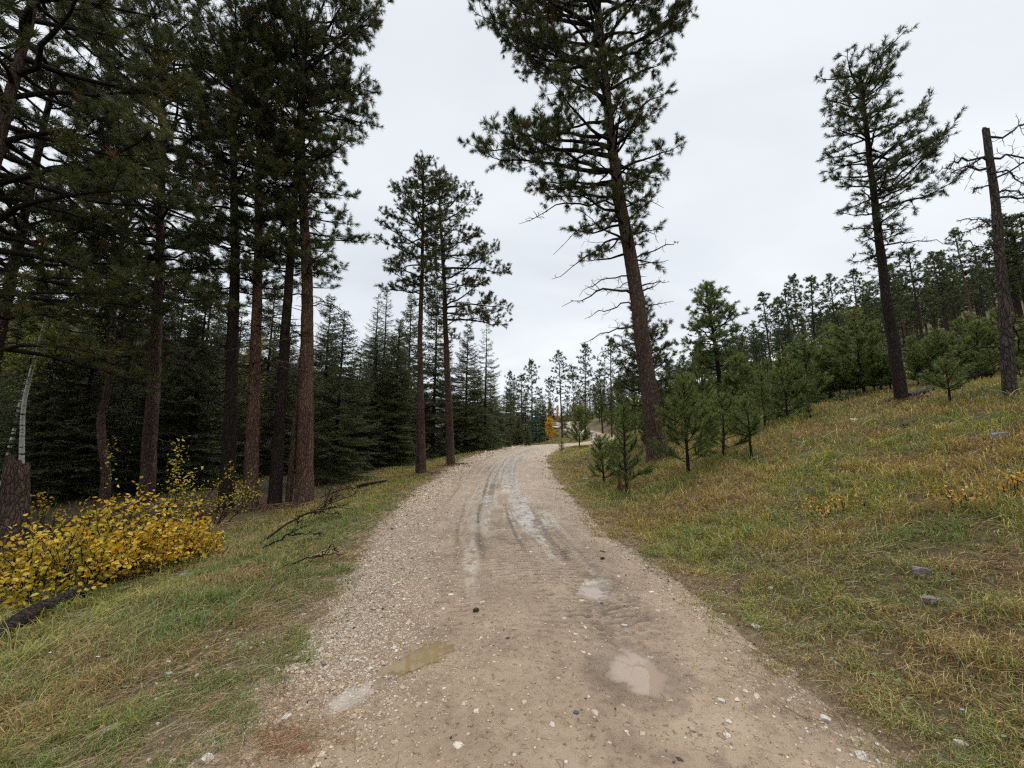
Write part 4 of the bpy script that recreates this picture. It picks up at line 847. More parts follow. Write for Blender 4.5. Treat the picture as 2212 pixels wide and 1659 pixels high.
# broken snag at the right edge
p, t = at(2181, 862); print('snag', p, t); rng = np.random.default_rng(31); TH = hz(p, 285)
root = empty('dead_tree', p, 0, label='dead snag with broken top and bare curling branches at the right edge', cat='dead tree')
pa = np.array(tpath(p, [(2163, 640), (2145, 460), (2125, 290)], TH)); zz = np.linspace(-0.3, TH, 20)
tr, TPt, _ = trunk_mesh(np.stack([np.interp(zz, pa[:, 0], pa[:, 1]), 0 * zz], 1), zz, 0.128, 0.064, root, M['snag'], rng, 0.25, 20, True)
Tz = lambda z: np.array([np.interp(z, TPt[:, 2], TPt[:, 0]), np.interp(z, TPt[:, 2], TPt[:, 1]), z])
k = p[1] / F
for (py, az, L, e1, e2, r) in [(352, PI * 0.99, 115, 0.35, -0.35, .032), (362, PI * 1.03, 110, -0.1, -0.25, .034), (300, 0.1, 110, 0.45, -0.1, .03), (345, -0.1, 120, 0.2, -0.35, .032), (372, 0.2, 110, 0.15, -0.5, .032), (420, 0.1, 100, 0.3, -0.2, .028), (432, -0.2, 90, -0.2, -0.3, .03), (490, PI, 80, 0.15, -0.1, .022), (495, 0.05, 90, 0.05, 0.0, .024), (545, PI * 0.98, 45, 0.4, 0, .016), (566, PI * 1.02, 160, 0.10, -0.22, .018), (548, 0.3, 70, .2, .1, .018),
                               (470, PI * .8, 60, -.2, -.2, .018), (400, PI * 1.15, 80, -.15, -.3, .022), (690, 0.3, 70, -.3, -.2, .02), (720, -0.2, 80, .15, .1, .02), (745, 0.5, 60, -.3, .1, .018), (770, PI * .9, 80, .25, -.6, .015), (330, 1.2, 90, .3, -.3, .024), (390, -1.2, 90, .2, -.3, .024)]:
    dead_branch(branch_path(Tz(hz(p, py)), az, L * k * 1.2, e1, e2, rng, 10, 0.06), r * 0.95, rng, root, M['dead_grey'] if py < 500 else M['twig'], 'branch', n=24, curl=0.02, ln=0.42)
# the left-hand stand
LEFT = [  # label, base px, trunk points, r0, bark, height, crown start row, envelope rows (px), branches, seed, depth override
    ('thick reddish ponderosa nearest the road in the left stand, rightmost trunk', (657, 1088), [(662, 850), (664, 600), (652, 330), (660, 100)], .31, 'bark_red', 19, 620, [(640, 70, 60), (540, 90, 110), (440, 90, 100), (360, 120, 115), (280, 130, 150), (220, 140, 170), (130, 150, 190), (60, 150, 190), (0, 150, 165), (-200, 90, 100), (-400, 30, 30)], 80, 101, None),
    ('dark double-stemmed pine directly left of the thickest reddish trunk', (592, 1092), [(606, 850), (625, 600), (640, 420), (650, 250)], .22, 'bark_dark', 17.5, 600, [(640, 90, 70), (400, 100, 60), (200, 130, 90), (0, 110, 90), (-200, 40, 40)], 60, 102, None),
    ('reddish straight pine in the middle of the left stand', (541, 1099), [(552, 800), (557, 600), (560, 300)], .24, 'bark_red', 16.5, 650, [(660, 100, 80), (400, 110, 90), (200, 120, 110), (0, 90, 90), (-150, 40, 40)], 64, 103, None),
    ('dark trunked pine left of the reddish straight pine', (488, 1102), [(496, 800), (502, 600), (500, 300)], .24, 'bark_dark', 17, 660, [(680, 120, 80), (450, 140, 110), (250, 150, 120), (50, 120, 110), (-150, 40, 40)], 66, 104, None),
    ('tall brown pine leaning right behind the yellow shrubs', (312, 1094), [(328, 900), (345, 600), (352, 300), (352, 150)], .24, 'bark_brown', 17.5, 640, [(700, 150, 90), (600, 190, 110), (450, 200, 150), (300, 220, 160), (150, 220, 160), (0, 200, 150), (-200, 80, 80)], 85, 105, None)]
for lab, bp, pts, r0, bk, h, crow, rows, nb, seed, dov in LEFT:
    p, t = at(*bp); print(lab[:18], [round(q, 2) for q in p], round(t, 1))
    dd = [(hz(p, crow + 40 + 45 * i), PI * (0.75 + 0.45 * ((i * 7) % 5) / 4) if i % 2 else -0.5 + 0.3 * i, 1.3 + 0.3 * (i % 3), 0.1, -0.4, 0.022) for i in range(7)] + [(hz(p, crow - 60 + 33 * i), (i * 2.1) % 6.28, 0.9 + 0.35 * (i % 4), 0.05, -0.35 - 0.1 * (i % 3), 0.017) for i in range(9)]
    root, Tz = pine('pine_tree', lab, p, tpath(p, pts, h), r0, 0.06, h, (hz(p, crow), 0), envp(p, rows), nb, seed, bk, K=34, ln=0.19, w=0.013, dens=1.25, side=0.9, e_low=0.0, stubs=16, dead=dd, flare=0.3)
    if seed == 102:
        rng = np.random.default_rng(77); zz = np.linspace(-0.3, 7, 16); trunk_mesh(np.stack([0.30 + 0.02 * zz + 0.0 * zz, 0.25 + 0 * zz], 1), zz, 0.12, 0.07, root, M['bark_brown'], rng, 0.3, 14, name='second_trunk')
# pines whose crowns hang in from the left edge
def lowest(seed): return None
for (lab, px, t, h, z0, L, nb, seed, rw) in [('pine just outside the left edge whose drooping boughs fill the upper left corner', -215, 7.2, 15, 3.6, 3.6, 66, 111, .2), ('low-boughed pine at the left edge with olive needles hanging before the spruces', -90, 10.0, 14, 5.8, 2.7, 46, 112, .2), ('dense pine behind the brown leaning pine, its trunk hidden by needles', 165, 15.5, 15, 4.6, 3.4, 70, 113, .2)]:
    p = atd(px, t)
    pine('pine_tree', lab, p, [(0, 0, 0), (h, 0.2, 0)], rw, 0.05, h, (z0, 0), [(z0, L * 0.85, L), (h * 0.5, L, L * 1.05), (h * 0.8, L * 0.7, L * 0.8), (h, 0.3, 0.3)], nb, seed, 'bark_brown', K=32, ln=0.19, w=0.012, dens=0.9, side=0.95, e_low=-0.05, droop=0.1)
# crooked thin pine
p, t = at(232, 1062); p = atd(225, 13.5)
rng = np.random.default_rng(5); root = empty('pine_tree', p, 0, label='thin crooked pine with an S-bent trunk among the dark spruces', cat='tree')
pa = np.array([(-0.4, 0, 0)] + [(hz(p, py), wx(p, px, py), 0) for px, py in [(232, 1060), (226, 960), (212, 930), (222, 890), (240, 840), (247, 780), (250, 640), (252, 480)]]); pa = pa[np.argsort(pa[:, 0])]; zz = np.linspace(-0.3, hz(p, 480), 30)
trunk_mesh(np.stack([np.interp(zz, pa[:, 0], pa[:, 1]), 0 * zz], 1), zz, 0.16, 0.05, root, M['bark_brown'], rng, 0.2, 14)
A, B = [], []; mb = MB(); TP, TD, RA = [], [], []
for i in range(22):
    z = hz(p, 820) + (hz(p, 490) - hz(p, 820)) * i / 22; P_ = branch_path([np.interp(z, pa[:, 0], pa[:, 1]), 0, z], i * 2.4, 1.6, 0.1, 0.1, rng); tube(mb, P_, np.linspace(.03, .008, 8), 5); foliate(P_, rng, PSTY, mb, A, B, RA, TP, TD, 0.3)
sticks(mb, A, B, np.array(RA), np.array(RA) * .7); tufts(mb, TP, TD, rng, 28, 0.18, 0.012); mb.build('crown', [M['twig'], M['needle']], root)
for az, pyy, L in ((0.1, 1000, 1.0), (PI, 940, 0.8), (0.2, 880, 0.9), (PI * .9, 850, 1.0)):
    z = hz(p, pyy); dead_branch(branch_path([np.interp(z, pa[:, 0], pa[:, 1]), 0, z], az, L, 0.1, -0.1, rng, 8, .06), .016, rng, root, M['twig_pale'])
# broken stump and aspen on the left edge
p = atd(18, 7.6); h_ = hz(p, 1000); print('stump', p, h_); rng = np.random.default_rng(6); root = empty('broken_trunk', p, 0, label='thick broken pine trunk at the left edge with splintered top', cat='dead tree'); zz = np.linspace(-0.3, h_, 12)
trunk_mesh(np.stack([wx(p, 32, 1000) * zz / h_, 0 * zz], 1), zz, 0.25, 0.17, root, M['bark_brown'], rng, 0.5, 24, True)
p = atd(45, 11); h_ = hz(p, 470)
aspen('aspen_tree', 'white barked aspen rising behind the broken trunk at the left edge', p, h_, [(0, 0, 0), (hz(p, 990), wx(p, 45, 990), 0), (hz(p, 860), wx(p, 52, 860), 0), (hz(p, 740), wx(p, 88, 740), 0), (hz(p, 600), wx(p, 120, 600), 0), (h_, wx(p, 130, 470), 0)], 0.072, 61, 2.4, 3200, 0.075, cz=0.42, nbr=24, lv=(0, .75))
p = atd(5, 17); aspen('aspen_tree', 'thin farther aspen with lime yellow leaves at the left edge', p, 8.5, [(0, 0, 0), (9, 0.3, 0)], 0.09, 62, 2.2, 2200, 0.085, cz=0.4, nbr=20, lv=(0, .7))
p = atd(520, 24); aspen('aspen_tree', 'slim aspen with orange leaves seen between the left trunks', p, 8.6, [(0, 0, 0), (9, 0.2, 0)], 0.08, 63, 1.5, 1200, 0.10, cz=0.4, nbr=16, lv=(.45, 1))
# centre-left pair
p, t = at(912, 1025); print('pair', p, t); TH = hz(p, 352); rowsA = [(700, 40, 30), (640, 85, 40), (560, 105, 45), (480, 85, 60), (420, 60, 60), (380, 35, 40), (352, 15, 15)]
root, Tz = pine('pine_tree', 'left one of the paired slim pines by the road bend, twin stems low down', p, tpath(p, [(908, 800), (912, 500)], TH), .19, .04, TH, (hz(p, 660), 0), envp(p, rowsA), 58, 121, 'bark_brown', K=26, ln=0.17, w=0.018, dens=1.35, side=0.9, sides=14)
zz = np.linspace(-0.3, hz(p, 600), 16); trunk_mesh(np.stack([wx(p, 900, 1020) - 0.012 * zz, 0 * zz + 0.2], 1), zz, 0.12, 0.07, root, M['bark_brown'], np.random.default_rng(4), 0.2, 12, name='second_trunk')
p, t = at(975, 1005); TH = hz(p, 393); print('pair2', p, t)
pine('pine_tree', 'right one of the paired slim pines by the road bend, boughs reaching over the road', p, tpath(p, [(968, 800), (957, 560), (950, 440)], TH), .25, .05, TH, (hz(p, 735), 0), envp(p, [(730, 25, 40), (700, 30, 120), (670, 35, 130), (640, 40, 60), (590, 40, 130), (560, 40, 120), (520, 40, 100), (470, 40, 85), (430, 35, 55), (393, 10, 12)]), 62, 122, 'bark_brown', K=26, ln=0.17, w=0.018, dens=1.35, side=0.75, sides=14,
     extra=[(hz(p, 690), 0.0, 3.6, 0.05, -0.08), (hz(p, 665), 0.1, 3.8, 0.05, -0.05), (hz(p, 580), -0.05, 3.7, 0.0, 0.05)])
# mid-size pine behind the saplings
p = atd(1562, 21); TH = hz(p, 618)
pine('pine_tree', 'mid-height bushy pine with black trunk behind the saplings right of the big pine', p, tpath(p, [(1545, 760), (1530, 660)], TH), .17, .03, TH, (hz(p, 815), 0), envp(p, [(820, 45, 45), (740, 60, 62), (700, 55, 60), (660, 30, 38), (618, 5, 5)]), 56, 131, 'bark_dark', K=30, ln=0.22, w=0.018, dens=1.0, side=1.0, needle='needle_young', sides=12, e_low=0.05)
p = atd(1395, 19); TH = hz(p, 655)
pine('pine_tree', 'bushy pine half hidden directly behind the big leaning pine', p, [(0, 0, 0), (TH, 0.2, 0)], .13, .03, TH, (hz(p, 880), 0), envp(p, [(900, 60, 60), (820, 75, 75), (740, 55, 55), (655, 5, 5)]), 50, 132, 'bark_dark', K=28, ln=0.21, w=0.017, dens=0.9, side=1.0, sides=12, e_low=0.05, needle='needle')

# ================================================================== spruces and young pines
SPR = [spruce('spruce_tree', 'dark spruce standing between the pine trunks of the left stand', atd(400, 17), 9.5, 2.3, 201),
       spruce('spruce_tree', 'broad dark spruce right of the thick reddish trunk', atd(722, 18.5), 8.5, 2.4, 202, per=9),
       spruce('spruce_tree', 'spruce with thin half dead top left of the paired pines', atd(797, 29), 13.2, 2.3, 203, dead_top=0.3, thin=0.75),
       spruce('spruce_tree', 'drooping tiered spruce against the sky at the road bend', atd(1048, 34), 11.6, 2.6, 204, gap=0.42, per=7, droop=0.6, sag=0.8, nl=0.10)]
for px, t, top, k, lab in [(60, 13.5, 700, 0, 'dark spruce behind the white aspen at the left edge'), (150, 14.5, 650, 1, 'dark spruce right of the white aspen'), (240, 19, 600, 0, 'tall dark spruce behind the crooked pine'),
                           (300, 16.5, 760, 1, 'lower dark spruce left of the leaning brown pine'), (455, 20, 650, 1, 'dark spruce behind the darkest left trunk'), (600, 22, 700, 0, 'spruce behind the double-stemmed pine'),
                           (690, 26, 640, 0, 'tall spruce behind the thick reddish trunk'), (765, 23, 745, 1, 'squat spruce right of the broad dark spruce'), (850, 25.5, 690, 0, 'dark spruce left of the paired pines'), (875, 31, 640, 0, 'taller spruce behind the left slim pine'),
                           (935, 31, 620, 1, 'spruce between the two paired slim pines'), (1005, 33, 700, 0, 'narrow dark spruce right of the paired pines'), (820, 33, 620, 2, 'sparse spruce left of the paired pines'), (560, 27, 600, 0, 'tall spruce far behind the reddish straight pine'), (20, 20, 560, 1, 'tall spruce at the left edge'), (350, 24, 560, 0, 'tall spruce far behind the leaning pine'), (965, 36, 760, 1, 'small spruce behind the right slim pine')]:
    p = atd(px, t); h = hz(p, top); src = SPR[k]; h0 = (9.5, 8.5, 13.2, 11.6)[k]; s = h / h0; copy_tree(src, p, px * 0.37, (s * min(1.25, 1.0 / s ** 0.4),) * 2 + (s,), lab)
spruce('spruce_tree', 'bluish young spruce beside the dark meadow pine', atd(2020, 17.5), hz(atd(2020, 17.5), 745), 1.0, 211, 'spruce_blue', nl=0.08, gap=0.17, per=8)
spruce('spruce_tree', 'small pale spruce beyond the bend left of the yellow tree', atd(1158, 50), 4.6, 1.5, 212, 'spruce_blue', K=3, nl=0.16, nw=0.06, gap=0.3)
rng = np.random.default_rng(300)
def inview(x, y, m=1.42): return y > 3 and abs(x) / y < m
n = 0
while n < 95:      # dark spruces filling the wood behind
    x = rng.uniform(-75, -7); y = rng.uniform(17, 75)
    if not inview(x, y) or x > -0.17 * y - 3: continue
    s = rng.uniform(0.7, 1.25); copy_tree(SPR[int(rng.integers(0, 2))], (x, y, H(x, y)), rng.uniform(0, 6.3), (s, s, s * rng.uniform(0.95, 1.25)), 'dark spruce in the depth of the wood behind the left stand', 'spruces in the wood on the left'); n += 1
for i, (px, t, h) in enumerate([(1080, 40, 5.0), (1062, 42, 7), (1095, 52, 8), (1120, 47, 4.2), (1135, 60, 7.5), (1176, 62, 6), (1190, 72, 7), (1140, 40, 2.2), (1098, 38, 1.6), (1075, 36, 2.4), (1060, 46, 9.5), (1030, 40, 8.5), (1215, 84, 5), (1168, 70, 9), (1110, 66, 11)]):
    p = atd(px, t); s = h / 9.5 if i % 2 else h / 8.5; copy_tree(SPR[0] if i % 2 else SPR[1], p, i * 1.3, (s * 1.1, s * 1.1, s), 'spruce in the mixed row left of the road beyond the bend', 'spruces beyond the bend')
# far pines
FP = []
for k, (h, cz_, rr_, nb, bk) in enumerate([(13, 5.5, 2.0, 34, 'bark_far'), (12, 4.5, 1.9, 34, 'bark_far'), (14, 7.5, 2.1, 30, 'bark_far'), (11, 3.0, 1.8, 34, 'bark_far'), (12.5, 6.5, 1.5, 30, 'bark_red')]):
    px, t, lab = [(1215, 66, 'slim far pine at the left end of the group beyond the bend'), (1264, 65, 'fullest far pine of the group beyond the bend'), (1322, 66, 'right far pine of the group beyond the bend'), (1150, 62, 'pointed pine left of the gap above the road'), (1740, 58, 'tallest pine on the right hillside skyline')][k]
    r_, _ = pine('pine_tree', lab, atd(px, t), [(0, 0, 0), (h, rng.uniform(-.4, .4), 0)], 0.17, 0.04, h, (cz_, 0), [(cz_, rr_ * .7, rr_ * .6), (cz_ + (h - cz_) * .35, rr_, rr_), (h * .85, rr_ * .6, rr_ * .65), (h, .2, .2)], nb, 400 + k, bk, K=13, ln=0.30, w=0.055, needle='needle_far', st=dict(gap=0.30, tg=0.24, up=0.12), dens=1.0, side=1.0, sides=8, stubs=0)
    FP.append((r_, h))
def farpine(k, p, h, lab, grp=None):
    src, h0 = FP[k]; s = h / h0; sx = s ** 0.6 * (1 + 0.25 * math.sin(p[0] * 7.7)); return copy_tree(src, p, (p[0] * 3.1 + p[1]) % 6.28, (sx, sx * (1 + .1 * math.cos(p[1] * 9)), s), lab, grp, tilt=(0.02 * math.sin(p[0] * 5), 0.03 * math.cos(p[1] * 5)))
for k, (r_, h0) in enumerate(FP):
    px, t, top = [(1215, 66, 762), (1264, 65, 747), (1322, 66, 738), (1150, 62, 783), (1740, 58, 600)][k]; p = atd(px, t); s = hz(p, top) / h0; r_.location = p; r_.scale = (s ** .6 * 1.0, s ** .6 * 1.0, s)
for i, (px, t, top, k, lab) in enumerate([(1243, 78, 792, 3, 'thin pine between the far group beyond the bend'), (1302, 74, 800, 1, 'short pine in the far group beyond the bend'), (1128, 72, 812, 3, 'smaller pine left of the pointed pine'), (1104, 66, 806, 3, 'leftmost small pine above the road gap'), (1186, 84, 818, 3, 'lone small pine right of the pointed pine'),
                                          (1675, 60, 632, 0, 'left end pine of the hillside skyline'), (1700, 66, 650, 1, 'second pine from the left on the hillside skyline'), (1718, 60, 630, 2, 'pine left of the tallest hillside pine'), (1765, 62, 604, 1, 'pine right of the tallest hillside pine'), (1815, 60, 600, 2, 'conical pine standing clear on the hillside skyline'),
                                          (1868, 58, 588, 1, 'full pine on the skyline left of the meadow pine'), (1890, 62, 612, 0, 'pine touching the meadow pine trunk on the skyline'), (1943, 60, 588, 2, 'pine right of the meadow pine on the skyline'), (1968, 64, 598, 1, 'rightmost pine of the tall skyline group'), (1640, 70, 705, 0, 'pine where the hillside skyline drops to the left'), (1620, 75, 710, 1, 'low pine left of the skyline drop')]):
    p = atd(px, t); farpine(k, p, hz(p, top), lab)
n = 0
while n < 225:    # open pine wood on the right hillside
    y = rng.uniform(26, 150); x = rng.uniform(14, 200)
    if x / y > 1.42 or x < 18 + 0.17 * (y - 30) or x / y < 0.2: continue
    if n % 3 == 0 and not 0.45 < x / y < 0.95: continue
    if n % 3 == 1 and not (0.95 < x / y < 1.42 and x < 95): continue
    if y < 45 and x / y < 1.0: continue
    if 0.9 > x / y > 0.55 and y < 52: continue
    o, s_, _z = near_road([x], [y])
    if abs(o[0]) < 5: continue
    farpine(int(rng.choice([0, 1, 1, 3, 3, 4, 2])), (x, y, H(x, y) - 0.1), rng.uniform(8.5, 12), 'pine in the open wood climbing the right hillside', 'pines on the right hillside'); n += 1
n = 0
while n < 56:     # the foot of the ridge seen left and right of the big pine's trunk
    y = rng.uniform(72, 190); x = y * (rng.uniform(0.13, 0.62) if n % 2 else rng.uniform(0.16, 0.32)); o, s_, _z = near_road([x], [y])
    if abs(o[0]) < 6 or (y < 92 and x < 24): continue
    farpine(int(rng.integers(0, 5)), (x, y, H(x, y) - 0.1), rng.uniform(8, 12), 'pine on the low end of the ridge behind the big leaning pine', 'pines at the foot of the ridge'); n += 1
n = 0
while n < 30:     # valley end and left hill
    y = rng.uniform(75, 200); x = rng.uniform(-150, 30)
    o, s_, _z = near_road([x], [y])
    if abs(x) / y > 1.3 or abs(o[0]) < 6: continue
    if x / y > 0.02 and x / y < 0.2 and y < 110: continue
    farpine(int(rng.integers(0, 4)), (x, y, H(x, y) - 0.1), rng.uniform(8, 12.5) * (0.75 if x > -12 else 1), 'pine on the dark slope closing the valley', 'pines closing the valley'); n += 1
# young pines
def yp(px, py, top, rad, seed, lab, lean=0, **kw):
    p, t = at(px, py); h = hz(p, top); return sapling('young_pine', lab, p, h, rad * p[1] / F, seed, **kw)
yp(1488, 1024, 812, 74, 501, 'widest young pine right of the big leaning trunk', K=15)
yp(1305, 1046, 940, 46, 502, 'short leaning sapling at the road bank beside the grey stone', gap=0.2)
yp(1356, 1062, 872, 52, 503, 'young pine with rusty dead needles round its foot', rust=True, K=15)
yp(1252, 966, 880, 36, 504, 'lone young pine at the inside of the road bend', K=10, w=0.016, step=0.09, needle_len=0.17)
yp(1214, 975, 952, 8, 505, 'tiny seedling pine at the road edge by the bend', gap=0.16, K=12)
yp(1625, 990, 852, 50, 506, 'thin young pine with bare lower stem on the meadow edge', z0=0.35)
yp(1562, 985, 850, 66, 507, 'young pine behind the widest one', K=14)
yp(1703, 905, 790, 62, 508, 'bushy young pine in front of the thicket', K=12, w=0.012, step=0.07)
yp(1752, 905, 868, 12, 509, 'tiny bare sapling in the orange grass', K=8, gap=0.2)
yp(2055, 872, 778, 50, 510, 'young pine with slim stem between the meadow pine and the snag', K=12, w=0.011, step=0.06, z0=0.3)
yp(1655, 925, 800, 36, 511, 'slender young pine left of the bushy young pine', K=12, w=0.012, step=0.07)
base = [sapling('young_pine', 'young pine at the left end of the thicket', atd(1600, 24), 3.0, 1.0, 521, K=12, needle_len=0.19, w=0.022, step=0.11, gap=0.34), sapling('young_pine', 'full young pine in the middle of the thicket', atd(1755, 24), 3.2, 1.25, 522, K=12, needle_len=0.19, w=0.022, step=0.11, gap=0.34), sapling('young_pine', 'tall young pine at the right end of the thicket', atd(1870, 23), 3.6, 1.3, 523, K=12, needle_len=0.19, w=0.022, step=0.11, gap=0.36)]
def row(lst, lab, grp, k0):
    for i, (px, py, top) in enumerate(lst):
        p, t = at(px, py); k = (i + k0) % 3; sc = hz(p, top) / (3.0, 3.2, 3.6)[k]; sc *= (1.0, .72, 1.1, .85, .6)[i % 5]; w_ = sc ** 0.6 * (0.62 + 0.3 * ((i * 5) % 7) / 7); copy_tree(base[k], p, i * 1.1, (w_ * 1.05, w_ * 1.05, sc), lab, grp, tilt=(0.03 * math.sin(i * 3), 0.04 * math.cos(i * 5)))
for b_, (px, py) in zip(base, ((1600, 905), (1752, 868), (1868, 850))): b_.location = at(px, py)[0]
row([(1640, 890, 790), (1672, 884, 775), (1700, 876, 770), (1722, 872, 780), (1738, 866, 752), (1775, 862, 758), (1795, 860, 738), (1815, 858, 765), (1835, 855, 742), (1850, 852, 730), (1890, 848, 752), (1905, 845, 742), (1925, 842, 770), (1660, 868, 760), (1690, 862, 748), (1760, 850, 735), (1790, 846, 728), (1830, 840, 722), (1870, 836, 735), (1730, 856, 745), (1620, 880, 770), (1580, 892, 800), (1810, 830, 712), (1770, 838, 720)], 'young pine packed in the thicket left of the meadow pine', 'young pines in the thicket', 0)
row([(1985, 835, 745), (2010, 828, 730), (2038, 822, 722), (2070, 815, 700), (2095, 810, 712), (2120, 806, 695), (2150, 815, 720), (2100, 795, 690), (2060, 800, 705), (2198, 800, 700), (2225, 790, 690), (2140, 785, 680), (2180, 775, 672), (2015, 808, 715), (2205, 822, 740), (2080, 825, 745), (2240, 760, 650), (1980, 815, 735)], 'young pine on the slope behind the broken snag', 'young pines behind the snag', 1)
for i, (px, t, s) in enumerate([(1400, 17.5, .6), (1372, 26, .9), (1435, 24, .95), (1460, 20, .8), (1420, 30, 1.1), (1350, 33, 1.0), (1480, 32, 1.2), (1520, 27, 1.1), (1380, 42, 1.2), (1540, 36, 1.3), (1500, 42, 1.3), (1450, 48, 1.4), (1400, 56, 1.3), (1590, 18, .7)]):
    copy_tree(base[i % 3], atd(px, t), i * 2.1, s, 'young pine in the young growth behind the big leaning pine', 'young pines behind the big pine')
n = 0
while n < 40:    # young growth under the open wood
    y = rng.uniform(45, 110); x = y * rng.uniform(0.28, 1.42)
    if (y < 34 and x / y < 1.15) or abs(near_road([x], [y])[0][0]) < 4.5: continue
    s = rng.uniform(0.6, 1.0) * (1 + 0.004 * y); copy_tree(base[int(rng.integers(0, 3))], (x, y, H(x, y) - 0.05), rng.uniform(0, 6.3), (s * 1.1, s * 1.1, s), 'young pine under the taller pines of the right hillside', 'young pines on the right hillside'); n += 1
p = atd(1187, 53); aspen('aspen_tree', 'small bright yellow aspen beside the far bend of the road', p, 3.3, [(0, 0, 0), (4, 0.1, 0)], 0.04, 64, 1.0, 1500, 0.15, 'leaf', cz=0.12, lv=(.35, .7))
for i, (px, t, h) in enumerate([(1205, 114, 5.5), (1243, 120, 6.5), (1262, 112, 4.5), (1188, 104, 6)]):
    p = atd(px, t); aspen('aspen_tree', ['orange aspen left of the slim far pine', 'orange aspen behind the fullest far pine', 'yellow aspen low between the far pines', 'yellow aspen by the lone small pine'][i], p, h, [(0, 0, 0), (6, 0, 0)], 0.05, 70 + i, 1.3, 700, 0.26, 'leaf', cz=0.2, lv=(.4, .8), nbr=10)

for i, (px, t, k_, sc_) in enumerate([(1252, 112, 'y', 1.6), (1275, 106, 'y', 1.4), (1295, 92, 'y', 1.5), (1312, 84, 'y', 1.2), (1330, 78, 'y', 1.3), (1345, 90, 's', .55), (1262, 120, 's', .6), (1300, 110, 's', .7), (1322, 100, 's', .6), (1285, 130, 's', .8), (1340, 120, 's', .9), (1360, 76, 'y', 1.5), (1240, 128, 's', .7), (1228, 116, 'y', 1.4), (1318, 122, 's', .8), (1272, 96, 'y', 1.0), (1352, 104, 's', .75), (1335, 95, 'y', 1.5), (1305, 128, 's', .9), (1255, 140, 's', .9)]):
    copy_tree(base[i % 3] if k_ == 'y' else SPR[i % 2], atd(px, t), i * 1.9, (sc_ * 1.1, sc_ * 1.1, sc_), 'young conifer on the rise right of the far road bend', 'young conifers at the far bend')
for i, (px, t, h, lab) in enumerate([(640, 24, 6.5, 'small yellowing aspen behind the double-stemmed pine'), (862, 29, 5.5, 'small yellow-green aspen left of the paired pines'), (430, 22, 6, 'small yellow aspen between the leaning pine and the darkest trunk'), (270, 18, 5, 'faint yellow aspen left of the leaning pine')]):
    aspen('aspen_tree', lab, atd(px, t), h, [(0, 0, 0), (7, .3, 0)], .05, 80 + i, 1.5, 900, .085, cz=.25, lv=(.1, .8), nbr=14)

def foot_litter():
    rng = np.random.default_rng(29); mb = MB(); X, Y, G = [], [], []
    for (a, b, r0) in FOOT:
        n = 420; q = rng.gamma(1.6, 0.22, n) + r0 * 0.7; th = rng.uniform(0, 6.28, n); X.append(a + q * np.cos(th)); Y.append(b + q * np.sin(th)); G.append(rng.uniform(0.02, 0.10, n) * np.exp(-q))
    x, y, g = map(np.concatenate, (X, Y, G)); n = len(x); r = np.hypot(x, y); z = surf(x, y) + g; az = rng.uniform(0, PI, n); l = rng.uniform(0.05, 0.11, n); w = np.maximum(0.002, 0.00055 * r)
    A = np.stack([x - np.cos(az) * l, y - np.sin(az) * l, z], 1); B = np.stack([x + np.cos(az) * l, y + np.sin(az) * l, z + rng.uniform(-.02, .03, n)], 1); sticks(mb, A, B, w, w * .7)
    pal = np.array([(0.26, 0.13, 0.06), (0.17, 0.095, 0.05), (0.33, 0.21, 0.11), (0.07, 0.045, 0.03)]); mb.c = [np.repeat(np.hstack([pal[rng.choice(4, n)] * rng.uniform(.8, 1.2, (n, 1)), np.ones((n, 1))]), 6, 0)]
    tag(mb.build('needle_mat', M['grass'], col=True), 'rusty fallen needles heaped round the feet of the pines', 'pine needles', kind='stuff')
foot_litter()

# ================================================================== shrubs, logs, stones, flowers
def sh(px, t): q = atd(px, t); return q[0], q[1]
x, y = sh(95, 5.3); shrub('yellow_shrub', 'left half of the yellow leaved shrubs, next to the thick broken trunk', x, y, 0.95, 0.7, 0.98, 601, 95, 20, 0.064, lv=(0.0, 0.92))
x, y = sh(255, 5.9); shrub('yellow_shrub', 'tallest of the yellow leaved shrubs, in the middle', x, y, 0.8, 0.75, 1.42, 602, 100, 22, 0.064, lv=(0.0, 0.9))
x, y = sh(358, 6.3); shrub('yellow_shrub', 'right hand yellow leaved shrub beside the leaning brown pine', x, y, 0.7, 0.7, 0.95, 603, 70, 19, 0.062)
x, y = sh(330, 8.6); shrub('leggy_shrub', 'leggy bush with sparse yellow leaves in front of the leaning brown pine', x, y, 0.6, 0.4, 2.6, 604, 13, 44, 0.055, lv=(.25, .5), leafy=0.6, spread=1.9)
x, y = sh(450, 9.6); shrub('leggy_shrub', 'leggy bush with small yellow leaves left of the dark trunk', x, y, 0.45, 0.4, 1.9, 605, 13, 30, 0.05, lv=(.2, .45), leafy=0.4, spread=1.6)
x, y = sh(70, 9.5); shrub('leggy_shrub', 'small orange leaved bush right of the broken trunk', x, y, 0.3, 0.3, 1.6, 606, 9, 22, 0.06, lv=(.3, .7), leafy=0.5)
for i, (px, py, sz) in enumerate([(1838, 1106, .16), (2078, 1096, .13), (2195, 1062, .2), (1775, 1118, .10)]):
    p, t = at(px, py); shrub('seedling_shrub', ['knee-high bush with orange leaves on the meadow slope', 'small orange leaved seedling on the right meadow', 'orange leaved sprig at the right edge', 'tiny orange sprig left of the knee-high bush'][i], p[0], p[1], sz, sz, 0.28, 610 + i, 9, 7, 0.035, lv=(.5, 1), leafy=0.5)
